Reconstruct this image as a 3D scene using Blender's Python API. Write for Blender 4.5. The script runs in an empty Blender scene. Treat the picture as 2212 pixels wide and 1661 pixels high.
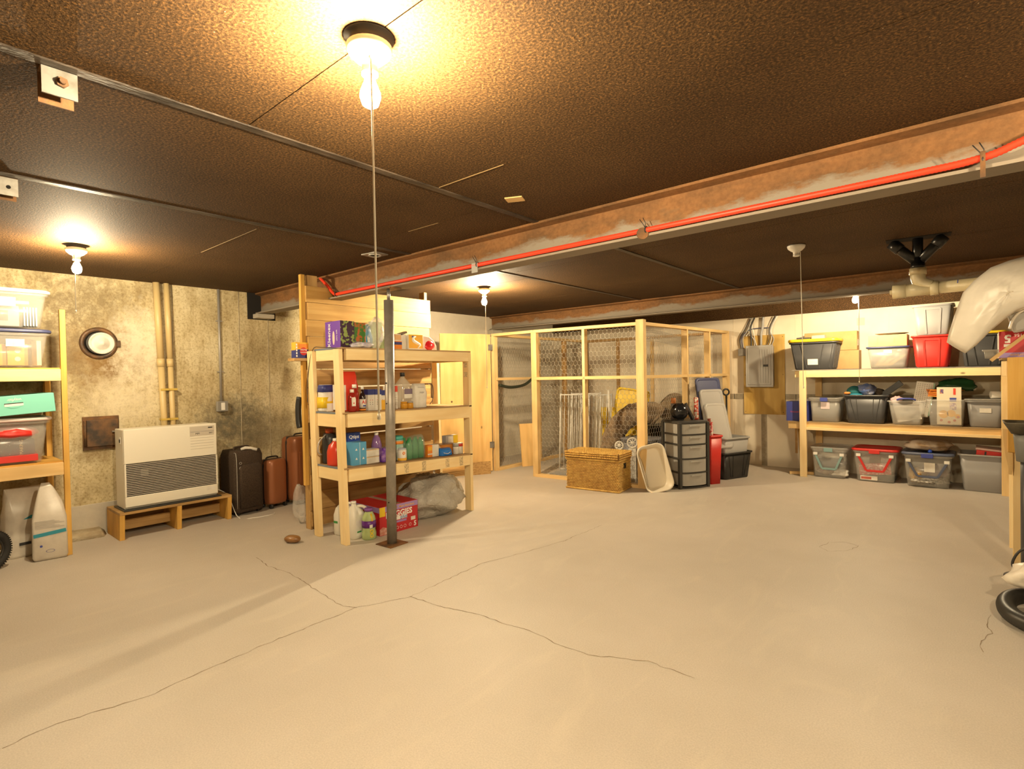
import bpy, math, random
from mathutils import Vector, Matrix, Euler
random.seed(7)
SC = bpy.context.scene
COL = SC.collection
R = math.radians
# ------------------------------------------------------------------ camera, world, exposure
cam_d = bpy.data.cameras.new('camera')
cam_d.sensor_fit = 'HORIZONTAL'; cam_d.sensor_width = 36.0
cam_d.lens = 36.0 * 1171.0 / 2212.0
cam_d.clip_start = 0.05; cam_d.clip_end = 60
cam = bpy.data.objects.new('camera', cam_d); COL.objects.link(cam)
_m = Matrix(((0.757, 0.004, 0.654), (0.654, 0.024, -0.756), (-0.0186, 0.9997, 0.0151)))
_x = Vector((_m[0][0], _m[1][0], _m[2][0])).normalized()
_y = Vector((_m[0][1], _m[1][1], _m[2][1])); _y = (_y - _x * _x.dot(_y)).normalized()
_z = _x.cross(_y)
cam.matrix_world = Matrix(((_x.x, _y.x, _z.x, 0), (_x.y, _y.y, _z.y, 0), (_x.z, _y.z, _z.z, 1.4), (0, 0, 0, 1)))
SC.camera = cam
wd = bpy.data.worlds.new('world'); SC.world = wd; wd.use_nodes = True
wd.node_tree.nodes['Background'].inputs[0].default_value = (0.02, 0.018, 0.015, 1)
wd.node_tree.nodes['Background'].inputs[1].default_value = 1.0
SC.view_settings.view_transform = 'Standard'; SC.view_settings.look = 'None'
SC.view_settings.gamma = 1.0; SC.view_settings.use_curve_mapping = False
SC.view_settings.exposure = 1.2
cy = SC.cycles
cy.max_bounces = 5; cy.diffuse_bounces = 4; cy.glossy_bounces = 2; cy.transmission_bounces = 2; cy.transparent_max_bounces = 16
cy.caustics_reflective = False; cy.caustics_refractive = False; cy.use_adaptive_sampling = True; cy.adaptive_threshold = 0.03
BULB = 1500.0                      # emission of a lit bulb
BULB_COL = (1.0, 0.80, 0.50)

# ------------------------------------------------------------------ materials
MATS = {}
def _new(name):
    m = bpy.data.materials.new(name); m.use_nodes = True
    nt = m.node_tree; b = nt.nodes['Principled BSDF']
    return m, nt, b
def _ramp(nt, fac, stops):
    r = nt.nodes.new('ShaderNodeValToRGB'); nt.links.new(fac, r.inputs[0])
    e = r.color_ramp.elements
    while len(e) < len(stops): e.new(0.5)
    for i, (p, c) in enumerate(stops):
        e[i].position = p; e[i].color = (*c, 1) if len(c) == 3 else c
    return r.outputs[0]
def _noise(nt, vec, scale, detail=4, rough=0.6, dist=0.0):
    n = nt.nodes.new('ShaderNodeTexNoise'); n.inputs['Scale'].default_value = scale
    n.inputs['Detail'].default_value = detail; n.inputs['Roughness'].default_value = rough
    n.inputs['Distortion'].default_value = dist
    if vec is not None: nt.links.new(vec, n.inputs['Vector'])
    return n.outputs[0]
def _coord(nt, scale=(1, 1, 1), rnd=False, rot=(0, 0, 0)):
    tc = nt.nodes.new('ShaderNodeTexCoord'); mp = nt.nodes.new('ShaderNodeMapping')
    mp.inputs['Scale'].default_value = scale; mp.inputs['Rotation'].default_value = rot
    if rnd:
        oi = nt.nodes.new('ShaderNodeObjectInfo'); ad = nt.nodes.new('ShaderNodeVectorMath'); ad.operation = 'ADD'
        ml = nt.nodes.new('ShaderNodeMath'); ml.operation = 'MULTIPLY'; ml.inputs[1].default_value = 37.0
        nt.links.new(oi.outputs['Random'], ml.inputs[0])
        nt.links.new(tc.outputs['Object'], ad.inputs[0]); nt.links.new(ml.outputs[0], ad.inputs[1])
        nt.links.new(ad.outputs[0], mp.inputs[0])
    else: nt.links.new(tc.outputs['Object'], mp.inputs[0])
    return mp.outputs[0]
def _mix(nt, fac, a, b, mode='MIX'):
    x = nt.nodes.new('ShaderNodeMix'); x.data_type = 'RGBA'; x.blend_type = mode
    for i, v in ((0, fac), (6, a), (7, b)):
        if hasattr(v, 'links') or hasattr(v, 'is_linked'): nt.links.new(v, x.inputs[i])
        elif i == 0: x.inputs[0].default_value = v
        else: x.inputs[i].default_value = (*v, 1)
    return x.outputs[2]
def _bump(nt, b, h, strength, dist=0.01):
    n = nt.nodes.new('ShaderNodeBump'); n.inputs['Strength'].default_value = strength; n.inputs['Distance'].default_value = dist
    nt.links.new(h, n.inputs['Height']); nt.links.new(n.outputs[0], b.inputs['Normal'])
def mat(name, col, rough=0.5, metal=0.0, c2=None, scale=8, lo=0.4, hi=0.65, bump=0.0, bscale=60, alpha=1.0, spec=0.5, detail=4, stretch=(1, 1, 1), trans=0.0):
    if name in MATS: return MATS[name]
    m, nt, b = _new(name)
    b.inputs['Base Color'].default_value = (*col, 1); b.inputs['Roughness'].default_value = rough
    b.inputs['Metallic'].default_value = metal; b.inputs['Specular IOR Level'].default_value = spec
    b.inputs['Alpha'].default_value = alpha
    if trans: b.inputs['Transmission Weight'].default_value = trans
    if c2 or bump: v = _coord(nt, stretch, True)
    if c2: nt.links.new(_ramp(nt, _noise(nt, v, scale, detail), [(lo, col), (hi, c2)]), b.inputs['Base Color'])
    if bump: _bump(nt, b, _noise(nt, v, bscale, 3), bump)
    MATS[name] = m; return m
def wood(name, axis, c1, c2, dark=None, rough=0.55, g=22):
    if name in MATS: return MATS[name]
    m, nt, b = _new(name)
    s = [1.0, 1.0, 1.0]; s['xyz'.index(axis)] = 0.06
    v = _coord(nt, tuple(s), True)
    grain = _noise(nt, v, g, 5, 0.65, 0.6)
    c = _ramp(nt, grain, [(0.35, c1), (0.62, c2)])
    v2 = _coord(nt, tuple(0.25 + 0.75 * q for q in s), True)
    blot = _ramp(nt, _noise(nt, v2, 5, 2), [(0.45, (0, 0, 0)), (0.75, (1, 1, 1))])
    dk = dark or tuple(q * 0.72 for q in c2)
    c = _mix(nt, blot, c, dk)
    vo = nt.nodes.new('ShaderNodeTexVoronoi'); vo.inputs['Scale'].default_value = 4.5
    sk = [1.0, 1.0, 1.0]; sk['xyz'.index(axis)] = 0.55
    nt.links.new(_coord(nt, tuple(sk), True), vo.inputs['Vector'])
    kn = _ramp(nt, vo.outputs['Distance'], [(0.03, (1, 1, 1)), (0.07, (0, 0, 0))])
    c = _mix(nt, kn, c, tuple(q * 0.35 for q in c2))
    nt.links.new(c, b.inputs['Base Color']); b.inputs['Roughness'].default_value = rough
    b.inputs['Specular IOR Level'].default_value = 0.3
    _bump(nt, b, grain, 0.15, 0.004)
    MATS[name] = m; return m
def clear(name, tint, milk=0.3, rough=0.15, wrinkle=0.0):
    """clear or frosted plastic: part see-through, part milky, with a gloss"""
    if name in MATS: return MATS[name]
    m, nt, b = _new(name)
    b.inputs['Base Color'].default_value = (*tint, 1); b.inputs['Roughness'].default_value = rough
    b.inputs['Alpha'].default_value = milk
    if wrinkle: _bump(nt, b, _noise(nt, _coord(nt, (1, 1, 1), True), 14, 3, 0.6, 1.5), wrinkle, 0.03)
    MATS[name] = m; return m

def stain_concrete():
    m, nt, b = _new('stained_concrete'); v = _coord(nt)
    sep = nt.nodes.new('ShaderNodeSeparateXYZ'); nt.links.new(v, sep.inputs[0])
    n1 = _noise(nt, v, 2.2, 8, 0.7); n2 = _noise(nt, v, 14, 6, 0.75); n3 = _noise(nt, v, 0.9, 3)
    base = _ramp(nt, n1, [(0.36, (0.43, 0.35, 0.20)), (0.5, (0.60, 0.51, 0.31)), (0.64, (0.70, 0.62, 0.41))])
    n4 = _noise(nt, v, 45, 5, 0.7); n5 = _noise(nt, _coord(nt, (1, 1, 0.25)), 9, 5, 0.7)
    fine = _ramp(nt, n4, [(0.36, (0.50, 0.42, 0.30)), (0.52, (1, 1, 1))])
    drip = _ramp(nt, n5, [(0.38, (0.55, 0.46, 0.33)), (0.52, (1, 1, 1))])
    base = _mix(nt, 0.45, base, drip, 'MULTIPLY')
    c = _mix(nt, 0.6, base, fine, 'MULTIPLY')
    def blob(y, z, ry, rz, n=n1, soft=0.75):
        def ax(o, c0, r):
            s = nt.nodes.new('ShaderNodeMath'); s.operation = 'SUBTRACT'; nt.links.new(o, s.inputs[0]); s.inputs[1].default_value = c0
            d = nt.nodes.new('ShaderNodeMath'); d.operation = 'DIVIDE'; nt.links.new(s.outputs[0], d.inputs[0]); d.inputs[1].default_value = r
            p = nt.nodes.new('ShaderNodeMath'); p.operation = 'MULTIPLY'; nt.links.new(d.outputs[0], p.inputs[0]); nt.links.new(d.outputs[0], p.inputs[1])
            return p.outputs[0]
        a = nt.nodes.new('ShaderNodeMath'); a.operation = 'ADD'; nt.links.new(ax(sep.outputs[1], y, ry), a.inputs[0]); nt.links.new(ax(sep.outputs[2], z, rz), a.inputs[1])
        k = nt.nodes.new('ShaderNodeMath'); k.operation = 'MULTIPLY_ADD'; nt.links.new(n, k.inputs[0]); k.inputs[1].default_value = 2.6
        nt.links.new(a.outputs[0], k.inputs[2])
        return _ramp(nt, k.outputs[0], [(0.0, (1, 1, 1)), (1.0, (0, 0, 0))]) if False else _rr(k.outputs[0], 1.2, 2.2)
    def _rr(o, a, bb):
        mr = nt.nodes.new('ShaderNodeMapRange'); mr.inputs[1].default_value = a; mr.inputs[2].default_value = bb
        mr.inputs[3].default_value = 1.0; mr.inputs[4].default_value = 0.0; nt.links.new(o, mr.inputs[0]); return mr.outputs[0]
    def scaled(o, f):
        q = nt.nodes.new('ShaderNodeMath'); q.operation = 'MULTIPLY'; nt.links.new(o, q.inputs[0]); q.inputs[1].default_value = f; return q.outputs[0]
    c = _mix(nt, scaled(blob(1.34, 1.70, 0.36, 0.42), 0.85), c, (0.22, 0.12, 0.04))        # rust around the port
    c = _mix(nt, scaled(blob(1.25, 2.15, 0.45, 0.38, n2), 0.8), c, (0.20, 0.15, 0.08))       # dark damp under the ceiling
    c = _mix(nt, scaled(blob(0.85, 1.75, 0.5, 0.6, n2), 0.75), c, (0.22, 0.17, 0.10))
    c = _mix(nt, scaled(blob(2.55, 0.95, 0.5, 0.36, n2), 0.85), c, (0.12, 0.11, 0.08))         # mould patch by the socket
    c = _mix(nt, scaled(blob(3.0, 0.85, 0.5, 0.3, n1), 0.5), c, (0.2, 0.17, 0.11))
    c = _mix(nt, scaled(blob(1.28, 0.80, 0.25, 0.22, n1), 0.8), c, (0.16, 0.09, 0.03))         # rust under the hatch
    c = _mix(nt, scaled(blob(1.65, 1.75, 0.32, 0.5, n2), 0.75), c, (0.80, 0.74, 0.58))          # pale efflorescence
    c = _mix(nt, scaled(blob(1.5, 1.25, 0.4, 0.35, n2), 0.6), c, (0.78, 0.70, 0.52))
    fy = nt.nodes.new('ShaderNodeMapRange'); fy.inputs[1].default_value = 3.75; fy.inputs[2].default_value = 3.85; nt.links.new(sep.outputs[1], fy.inputs[0])
    c = _mix(nt, fy.outputs[0], c, _ramp(nt, n1, [(0.35, (0.68, 0.61, 0.48)), (0.65, (0.78, 0.71, 0.58))]))   # painted stretch near the back
    nt.links.new(c, b.inputs['Base Color']); b.inputs['Roughness'].default_value = 0.85; b.inputs['Specular IOR Level'].default_value = 0.2
    _bump(nt, b, n2, 0.25, 0.01)
    return m
def floor_mat():
    m, nt, b = _new('painted_concrete_floor'); v = _coord(nt)
    big = _noise(nt, v, 0.8, 5, 0.6); sp = _noise(nt, v, 150, 2)
    c = _ramp(nt, big, [(0.35, (0.55, 0.495, 0.42)), (0.65, (0.62, 0.56, 0.485))])
    s = _ramp(nt, sp, [(0.35, (0.86, 0.86, 0.86)), (0.65, (1, 1, 1))])
    c = _mix(nt, 1.0, c, s, 'MULTIPLY')
    sw = _noise(nt, _coord(nt, (1.0, 0.35, 1), False, (0, 0, 0.6)), 3.0, 5, 0.65, 1.5)
    c = _mix(nt, _ramp(nt, sw, [(0.55, (0, 0, 0)), (0.8, (0.5, 0.5, 0.5))]), c, (0.66, 0.59, 0.48))
    nt.links.new(c, b.inputs['Base Color']); b.inputs['Roughness'].default_value = 0.55; b.inputs['Specular IOR Level'].default_value = 0.3
    _bump(nt, b, sp, 0.08, 0.003)
    return m
def ceil_mat():
    m, nt, b = _new('dark_fibreboard'); v = _coord(nt)
    sp = _noise(nt, v, 110, 2, 0.6); big = _noise(nt, v, 1.3, 4)
    c = _ramp(nt, big, [(0.35, (0.062, 0.032, 0.011)), (0.68, (0.092, 0.050, 0.019))])
    s = _ramp(nt, sp, [(0.36, (0.42, 0.40, 0.36)), (0.54, (1, 1, 1)), (0.70, (2.3, 2.1, 1.7))])
    c = _mix(nt, 1.0, c, s, 'MULTIPLY')
    fl = nt.nodes.new('ShaderNodeTexVoronoi'); fl.inputs['Scale'].default_value = 22; nt.links.new(v, fl.inputs['Vector'])
    c = _mix(nt, _ramp(nt, fl.outputs['Distance'], [(0.03, (0.8, 0.8, 0.8)), (0.05, (0, 0, 0))]), c, (0.45, 0.35, 0.22))
    nt.links.new(c, b.inputs['Base Color']); b.inputs['Roughness'].default_value = 0.75; b.inputs['Specular IOR Level'].default_value = 0.2
    _bump(nt, b, sp, 0.5, 0.004)
    return m
def steel_mat():
    m, nt, b = _new('rusted_steel'); v = _coord(nt, (0.35, 1, 1)); sep = nt.nodes.new('ShaderNodeSeparateXYZ')
    tc = nt.nodes.new('ShaderNodeTexCoord'); nt.links.new(tc.outputs['Object'], sep.inputs[0])
    n = _noise(nt, v, 6, 6, 0.7); f = _noise(nt, _coord(nt), 45, 4, 0.7)
    c = _ramp(nt, n, [(0.35, (0.15, 0.08, 0.035)), (0.6, (0.27, 0.13, 0.05)), (0.75, (0.17, 0.11, 0.06))])
    c = _mix(nt, 0.5, c, _ramp(nt, f, [(0.35, (0.6, 0.55, 0.5)), (0.6, (1, 1, 1))]), 'MULTIPLY')
    # grey primer left on the lower half of the web, ragged along its upper edge
    q = nt.nodes.new('ShaderNodeMath'); q.operation = 'MULTIPLY_ADD'; nt.links.new(n, q.inputs[0]); q.inputs[1].default_value = 0.28; nt.links.new(sep.outputs[2], q.inputs[2])
    mr = nt.nodes.new('ShaderNodeMapRange'); mr.inputs[1].default_value = 0.215; mr.inputs[2].default_value = 0.255; mr.inputs[3].default_value = 0.85; mr.inputs[4].default_value = 0.0
    nt.links.new(q.outputs[0], mr.inputs[0])
    c = _mix(nt, mr.outputs[0], c, (0.30, 0.27, 0.22))
    nt.links.new(c, b.inputs['Base Color']); b.inputs['Roughness'].default_value = 0.75; b.inputs['Metallic'].default_value = 0.0; b.inputs['Specular IOR Level'].default_value = 0.25
    _bump(nt, b, f, 0.2, 0.004)
    return m
def emis(name, col, s):
    m = bpy.data.materials.new(name); m.use_nodes = True; nt = m.node_tree
    nt.nodes.remove(nt.nodes['Principled BSDF']); e = nt.nodes.new('ShaderNodeEmission')
    e.inputs[0].default_value = (*col, 1); e.inputs[1].default_value = s
    nt.links.new(e.outputs[0], nt.nodes['Material Output'].inputs[0]); return m

WALL_L = stain_concrete(); FLOOR = floor_mat(); CEIL = ceil_mat(); STEEL = steel_mat()
CREAM = mat('cream_wall_paint', (0.78, 0.69, 0.54), 0.8, c2=(0.71, 0.62, 0.47), scale=1.5, bump=0.1, bscale=25)
CONC = mat('grey_concrete', (0.46, 0.42, 0.35), 0.85, c2=(0.58, 0.53, 0.43), scale=3, bump=0.2, bscale=30)
PINE = {a: wood('pine_' + a, a, (0.85, 0.62, 0.30), (0.78, 0.52, 0.22)) for a in 'xyz'}
PALE = {a: wood('pale_pine_' + a, a, (0.93, 0.75, 0.43), (0.88, 0.66, 0.33), (0.78, 0.56, 0.26)) for a in 'xyz'}
GOLD = {a: wood('golden_pine_' + a, a, (0.76, 0.46, 0.12), (0.66, 0.36, 0.07)) for a in 'xyz'}
OLDW = {a: wood('old_board_' + a, a, (0.58, 0.37, 0.15), (0.40, 0.23, 0.08)) for a in 'xyz'}
NEWB = wood('fresh_board_y', 'y', (0.60, 0.38, 0.13), (0.50, 0.29, 0.08))
PLY = wood('plywood_z', 'z', (0.86, 0.57, 0.23), (0.78, 0.48, 0.17), g=9)
PLYD = wood('plywood_deck', 'y', (0.50, 0.33, 0.16), (0.36, 0.22, 0.10))
PLYX = wood('plywood_deck_x', 'x', (0.50, 0.36, 0.19), (0.38, 0.25, 0.12))
WHITE = mat('white_plastic', (0.80, 0.78, 0.72), 0.4)
PORC = mat('white_porcelain', (0.85, 0.83, 0.78), 0.25)
CREAMP = mat('cream_enamel', (0.80, 0.76, 0.65), 0.35)
BLACK = mat('black_plastic', (0.025, 0.024, 0.023), 0.4)
CHAR = mat('charcoal_plastic', (0.055, 0.055, 0.057), 0.42)
DARK = mat('dark_void', (0.012, 0.010, 0.008), 0.9)
TAR = mat('tarred_strip', (0.022, 0.015, 0.010), 0.5, c2=(0.075, 0.055, 0.04), scale=14, stretch=(1, 0.3, 1), bump=0.5, bscale=60, spec=0.35)
GREY = mat('grey_metal', (0.42, 0.40, 0.37), 0.45, metal=0.4)
GREYP = mat('grey_plastic', (0.38, 0.37, 0.35), 0.45)
STEELP = mat('galvanised', (0.35, 0.33, 0.30), 0.4, metal=0.6, c2=(0.22, 0.20, 0.17), scale=12)
RED = mat('red_plastic', (0.62, 0.030, 0.022), 0.4)
REDC = mat('red_conduit', (0.80, 0.055, 0.02), 0.45)
BLUE = mat('blue_card', (0.05, 0.07, 0.33), 0.5)
NAVY = mat('navy_plastic', (0.055, 0.065, 0.15), 0.4)
YELL = mat('yellow_plastic', (0.80, 0.55, 0.02), 0.4)
TEAL = mat('teal_plastic', (0.07, 0.42, 0.37), 0.45)
MINT = mat('mint_card', (0.22, 0.66, 0.56), 0.55)
PURP = mat('purple_card', (0.15, 0.04, 0.42), 0.45)
LILAC = mat('lilac_print', (0.36, 0.25, 0.55), 0.5)
ORNG = mat('orange_print', (0.82, 0.26, 0.03), 0.5)
AMBER = mat('amber_yellow', (0.84, 0.46, 0.04), 0.45)
CARD = mat('brown_cardboard', (0.52, 0.33, 0.14), 0.75, c2=(0.46, 0.28, 0.11), scale=5)
CARDL = mat('pale_cardboard', (0.66, 0.43, 0.18), 0.75, c2=(0.58, 0.37, 0.15), scale=5)
PAPER = mat('white_paper', (0.80, 0.77, 0.70), 0.7, c2=(0.70, 0.66, 0.58), scale=12)
RUST = mat('rusty_iron', (0.10, 0.055, 0.028), 0.6, c2=(0.26, 0.12, 0.04), scale=9, bump=0.25, bscale=40, metal=0.2)
IRON = mat('black_iron', (0.05, 0.035, 0.025), 0.5, c2=(0.20, 0.10, 0.04), scale=7, bump=0.2, bscale=40, metal=0.2)
GREEN = mat('green_print', (0.05, 0.26, 0.07), 0.5)
TAN = mat('tan_pipe', (0.66, 0.50, 0.24), 0.4)
PVC = mat('aged_pvc', (0.66, 0.58, 0.38), 0.4, c2=(0.58, 0.48, 0.27), scale=10)
ABS = mat('black_abs', (0.018, 0.018, 0.018), 0.3)
COPPER = mat('copper_shell', (0.33, 0.12, 0.05), 0.38, metal=0.15)
FABRIC = mat('black_brown_fabric', (0.035, 0.022, 0.014), 0.85, c2=(0.08, 0.05, 0.03), scale=120, bump=0.3, bscale=300)
CL_W = clear('clear_plastic', (0.75, 0.73, 0.68), 0.24)
CL_F = clear('frosted_plastic', (0.58, 0.56, 0.52), 0.40, 0.3)
CL_G = clear('smoky_plastic', (0.36, 0.35, 0.34), 0.78, 0.35)
FILM = clear('clear_film', (0.85, 0.83, 0.78), 0.30, 0.12, 0.9)
SHEET = mat('white_poly_sheet', (0.84, 0.78, 0.68), 0.32, c2=(0.76, 0.70, 0.60), scale=4, bump=0.35, bscale=6)
BAGG = clear('grey_poly_bag', (0.55, 0.52, 0.46), 0.88, 0.28, 0.9)
INK = mat('black_ink', (0.03, 0.03, 0.03), 0.6)
WINK = mat('white_ink', (0.85, 0.84, 0.80), 0.5)
STRING = mat('cotton_string', (0.75, 0.70, 0.58), 0.8)

# ------------------------------------------------------------------ mesh builder
class MB:
    def __init__(s): s.v = []; s.f = []; s.s = []
    def add(s, vs, fs, smooth=False):
        n = len(s.v); s.v += [tuple(q) for q in vs]
        for f in fs: s.f.append(tuple(n + i for i in f)); s.s.append(smooth)
        return s
    def box(s, x0, x1, y0, y1, z0, z1):
        vs = [(x, y, z) for z in (z0, z1) for (x, y) in ((x0, y0), (x1, y0), (x1, y1), (x0, y1))]
        return s.add(vs, [(3, 2, 1, 0), (4, 5, 6, 7), (0, 1, 5, 4), (1, 2, 6, 5), (2, 3, 7, 6), (3, 0, 4, 7)])
    def obox(s, c, size, rot=(0, 0, 0)):
        M = Euler(rot).to_matrix(); c = Vector(c); h = [q / 2 for q in size]
        vs = [c + M @ Vector((x * h[0], y * h[1], z * h[2])) for z in (-1, 1) for (x, y) in ((-1, -1), (1, -1), (1, 1), (-1, 1))]
        return s.add(vs, [(3, 2, 1, 0), (4, 5, 6, 7), (0, 1, 5, 4), (1, 2, 6, 5), (2, 3, 7, 6), (3, 0, 4, 7)])
    def bar(s, p0, p1, w, h, side=None):
        """box between two points; w along `side` (horizontal by default), h across"""
        p0 = Vector(p0); p1 = Vector(p1); d = (p1 - p0).normalized()
        sd = Vector(side) if side else (d.cross(Vector((0, 0, 1))) if abs(d.z) < 0.98 else Vector((1, 0, 0)))
        sd = (sd - d * sd.dot(d)).normalized(); u = sd.cross(d)
        vs = [p + sd * (a * w / 2) + u * (b * h / 2) for p in (p0, p1) for (a, b) in ((-1, -1), (1, -1), (1, 1), (-1, 1))]
        return s.add(vs, [(3, 2, 1, 0), (4, 5, 6, 7), (0, 1, 5, 4), (1, 2, 6, 5), (2, 3, 7, 6), (3, 0, 4, 7)])
    def loft(s, rings, smooth=True, cap0=True, cap1=True):
        n = len(rings[0]); vs = [p for r in rings for p in r]; fs = []
        for i in range(len(rings) - 1):
            for j in range(n):
                k = (j + 1) % n; fs.append((i * n + j, i * n + k, (i + 1) * n + k, (i + 1) * n + j))
        base = len(s.v); s.add(vs, fs, smooth)
        if cap0: s.f.append(tuple(base + j for j in reversed(range(n)))); s.s.append(False)
        if cap1: s.f.append(tuple(base + (len(rings) - 1) * n + j for j in range(n))); s.s.append(False)
        return s
    def cyl(s, p0, p1, r0, r1=None, n=16, cap=True):
        r1 = r0 if r1 is None else r1
        p0 = Vector(p0); p1 = Vector(p1); d = (p1 - p0).normalized()
        a = d.orthogonal().normalized(); b = d.cross(a)
        rg = [[p + (a * math.cos(2 * math.pi * j / n) + b * math.sin(2 * math.pi * j / n)) * r for j in range(n)] for p, r in ((p0, r0), (p1, r1))]
        return s.loft(rg, True, cap, cap)
    def lathe(s, prof, c=(0, 0, 0), n=24, sx=1, sy=1, M=None, cap=True):
        rg = []
        for r, z in prof:
            ring = [Vector((r * sx * math.cos(2 * math.pi * j / n), r * sy * math.sin(2 * math.pi * j / n), z)) for j in range(n)]
            if M: ring = [M @ q for q in ring]
            rg.append([q + Vector(c) for q in ring])
        return s.loft(rg, True, cap, cap)
    def tube(s, pts, r, n=8, cap=True):
        pts = [Vector(p) for p in pts]; rg = []; a = None
        for i, p in enumerate(pts):
            d = (pts[min(i + 1, len(pts) - 1)] - pts[max(i - 1, 0)]).normalized()
            a = d.orthogonal().normalized() if a is None else (a - d * a.dot(d)).normalized()
            b = d.cross(a); rr = r[i] if isinstance(r, (list, tuple)) else r
            rg.append([p + (a * math.cos(2 * math.pi * j / n) + b * math.sin(2 * math.pi * j / n)) * rr for j in range(n)])
        return s.loft(rg, True, cap, cap)
    def sphere(s, c, r, seg=16, rings=10, sc=(1, 1, 1), fn=None):
        c = Vector(c); vs = []; fs = []
        for i in range(rings + 1):
            t = math.pi * i / rings
            for j in range(seg):
                p = 2 * math.pi * j / seg
                d = Vector((math.sin(t) * math.cos(p), math.sin(t) * math.sin(p), math.cos(t)))
                k = fn(d) if fn else 1.0
                vs.append(c + Vector((d.x * sc[0], d.y * sc[1], d.z * sc[2])) * r * k)
        for i in range(rings):
            for j in range(seg):
                k = (j + 1) % seg; fs.append((i * seg + j, (i + 1) * seg + j, (i + 1) * seg + k, i * seg + k))
        return s.add(vs, fs, True)
    def prism(s, poly, axis, t0, t1):
        """polygon (u,v) extruded along axis x, y or z"""
        f = {'x': lambda u, v, t: (t, u, v), 'y': lambda u, v, t: (u, t, v), 'z': lambda u, v, t: (u, v, t)}[axis]
        return s.loft([[f(u, v, t0) for u, v in poly], [f(u, v, t1) for u, v in poly]], False)
    def torus(s, c, R_, r, n=32, m=8, M=None, sx=1, sy=1):
        vs = []; fs = []
        for i in range(n):
            a = 2 * math.pi * i / n
            for j in range(m):
                b = 2 * math.pi * j / m
                q = Vector(((R_ + r * math.cos(b)) * math.cos(a) * sx, (R_ + r * math.cos(b)) * math.sin(a) * sy, r * math.sin(b)))
                vs.append((M @ q if M else q) + Vector(c))
        for i in range(n):
            for j in range(m):
                fs.append((i * m + j, ((i + 1) % n) * m + j, ((i + 1) % n) * m + (j + 1) % m, i * m + (j + 1) % m))
        return s.add(vs, fs, True)
    def mesh(s, name):
        me = bpy.data.meshes.new(name); me.from_pydata(s.v, [], s.f)
        me.polygons.foreach_set('use_smooth', s.s); me.update()
        import bmesh
        bm = bmesh.new(); bm.from_mesh(me); bmesh.ops.recalc_face_normals(bm, faces=bm.faces); bm.to_mesh(me); bm.free()
        return me
    def build(s, name, m, parent=None, loc=(0, 0, 0), rz=0, bevel=0.0, rot=None, solid=0.0):
        me = s.mesh(name); me.materials.append(m)
        return link(me, name, parent, loc, rz, bevel, rot, solid)
def link(me, name, parent=None, loc=(0, 0, 0), rz=0, bevel=0.0, rot=None, solid=0.0):
    o = bpy.data.objects.new(name, me); COL.objects.link(o)
    o.location = loc; o.rotation_euler = rot if rot else (0, 0, rz)
    if parent: o.parent = parent
    if bevel:
        b = o.modifiers.new('bevel', 'BEVEL'); b.width = bevel; b.segments = 2; b.limit_method = 'ANGLE'; b.angle_limit = R(40)
    if solid:
        b = o.modifiers.new('solid', 'SOLIDIFY'); b.thickness = solid
    return o
def tag(o, label, cat, group=None, kind=None):
    if label: o['label'] = label
    if cat: o['category'] = cat
    if group: o['group'] = group
    if kind: o['kind'] = kind
    return o
def thing(name, label, cat, loc=(0, 0, 0), rz=0, group=None, rot=None):
    o = bpy.data.objects.new(name, None); COL.objects.link(o); o.empty_display_size = 0.05
    o.location = loc; o.rotation_euler = rot if rot else (0, 0, rz)
    return tag(o, label, cat, group)
def struct(name, mb, m, parent=None, bevel=0, label=None):
    o = mb.build(name, m, parent, bevel=bevel)
    if not parent: o['kind'] = 'structure'
    if label: o['label'] = label
    return o
def copy_tree(o, parent=None):
    c = o.copy(); COL.objects.link(c); c.parent = parent
    for ch in list(o.children): copy_tree(ch, c)
    return c
def B(x0, x1, y0, y1, z0, z1): return MB().box(x0, x1, y0, y1, z0, z1)
def rr(cx, cy, w, d, z, r, n=5):
    """rounded rectangle ring"""
    out = []; r = min(r, w / 2 - 1e-4, d / 2 - 1e-4)
    for (sx, sy, a0) in ((1, 1, 0), (-1, 1, 90), (-1, -1, 180), (1, -1, 270)):
        for i in range(n):
            a = R(a0 + 90 * i / (n - 1))
            out.append(Vector((cx + sx * (w / 2 - r) + r * math.cos(a), cy + sy * (d / 2 - r) + r * math.sin(a), z)))
    return out
def text(s, size, m, parent, pos, normal, up, align='CENTER', sx=1.0, name='lettering', bold=0.0):
    cu = bpy.data.curves.new('t', 'FONT'); cu.body = s; cu.size = size; cu.extrude = 0.0004; cu.offset = bold
    cu.align_x = align; cu.align_y = 'CENTER'; cu.resolution_u = 2
    t = bpy.data.objects.new('t', cu); COL.objects.link(t)
    bpy.context.view_layer.update()
    me = bpy.data.meshes.new_from_object(t); bpy.data.objects.remove(t); bpy.data.curves.remove(cu)
    me.materials.clear(); me.materials.append(m)
    n = Vector(normal).normalized(); u = Vector(up); u = (u - n * n.dot(u)).normalized(); x = u.cross(n)
    o = bpy.data.objects.new(name, me); COL.objects.link(o); o.parent = parent
    M = Matrix(((x.x * sx, u.x, n.x, pos[0]), (x.y * sx, u.y, n.y, pos[1]), (x.z * sx, u.z, n.z, pos[2]), (0, 0, 0, 1)))
    me.transform(M)
    return o
def smooth_path(pts, k=6):
    pts = [Vector(p) for p in pts]; out = []
    for i in range(len(pts) - 1):
        p0 = pts[max(i - 1, 0)]; p1 = pts[i]; p2 = pts[i + 1]; p3 = pts[min(i + 2, len(pts) - 1)]
        for j in range(k):
            t = j / k
            out.append(0.5 * ((2 * p1) + (p2 - p0) * t + (2 * p0 - 5 * p1 + 4 * p2 - p3) * t * t + (3 * p1 - p0 - 3 * p2 + p3) * t ** 3))
    out.append(pts[-1]); return out
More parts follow.
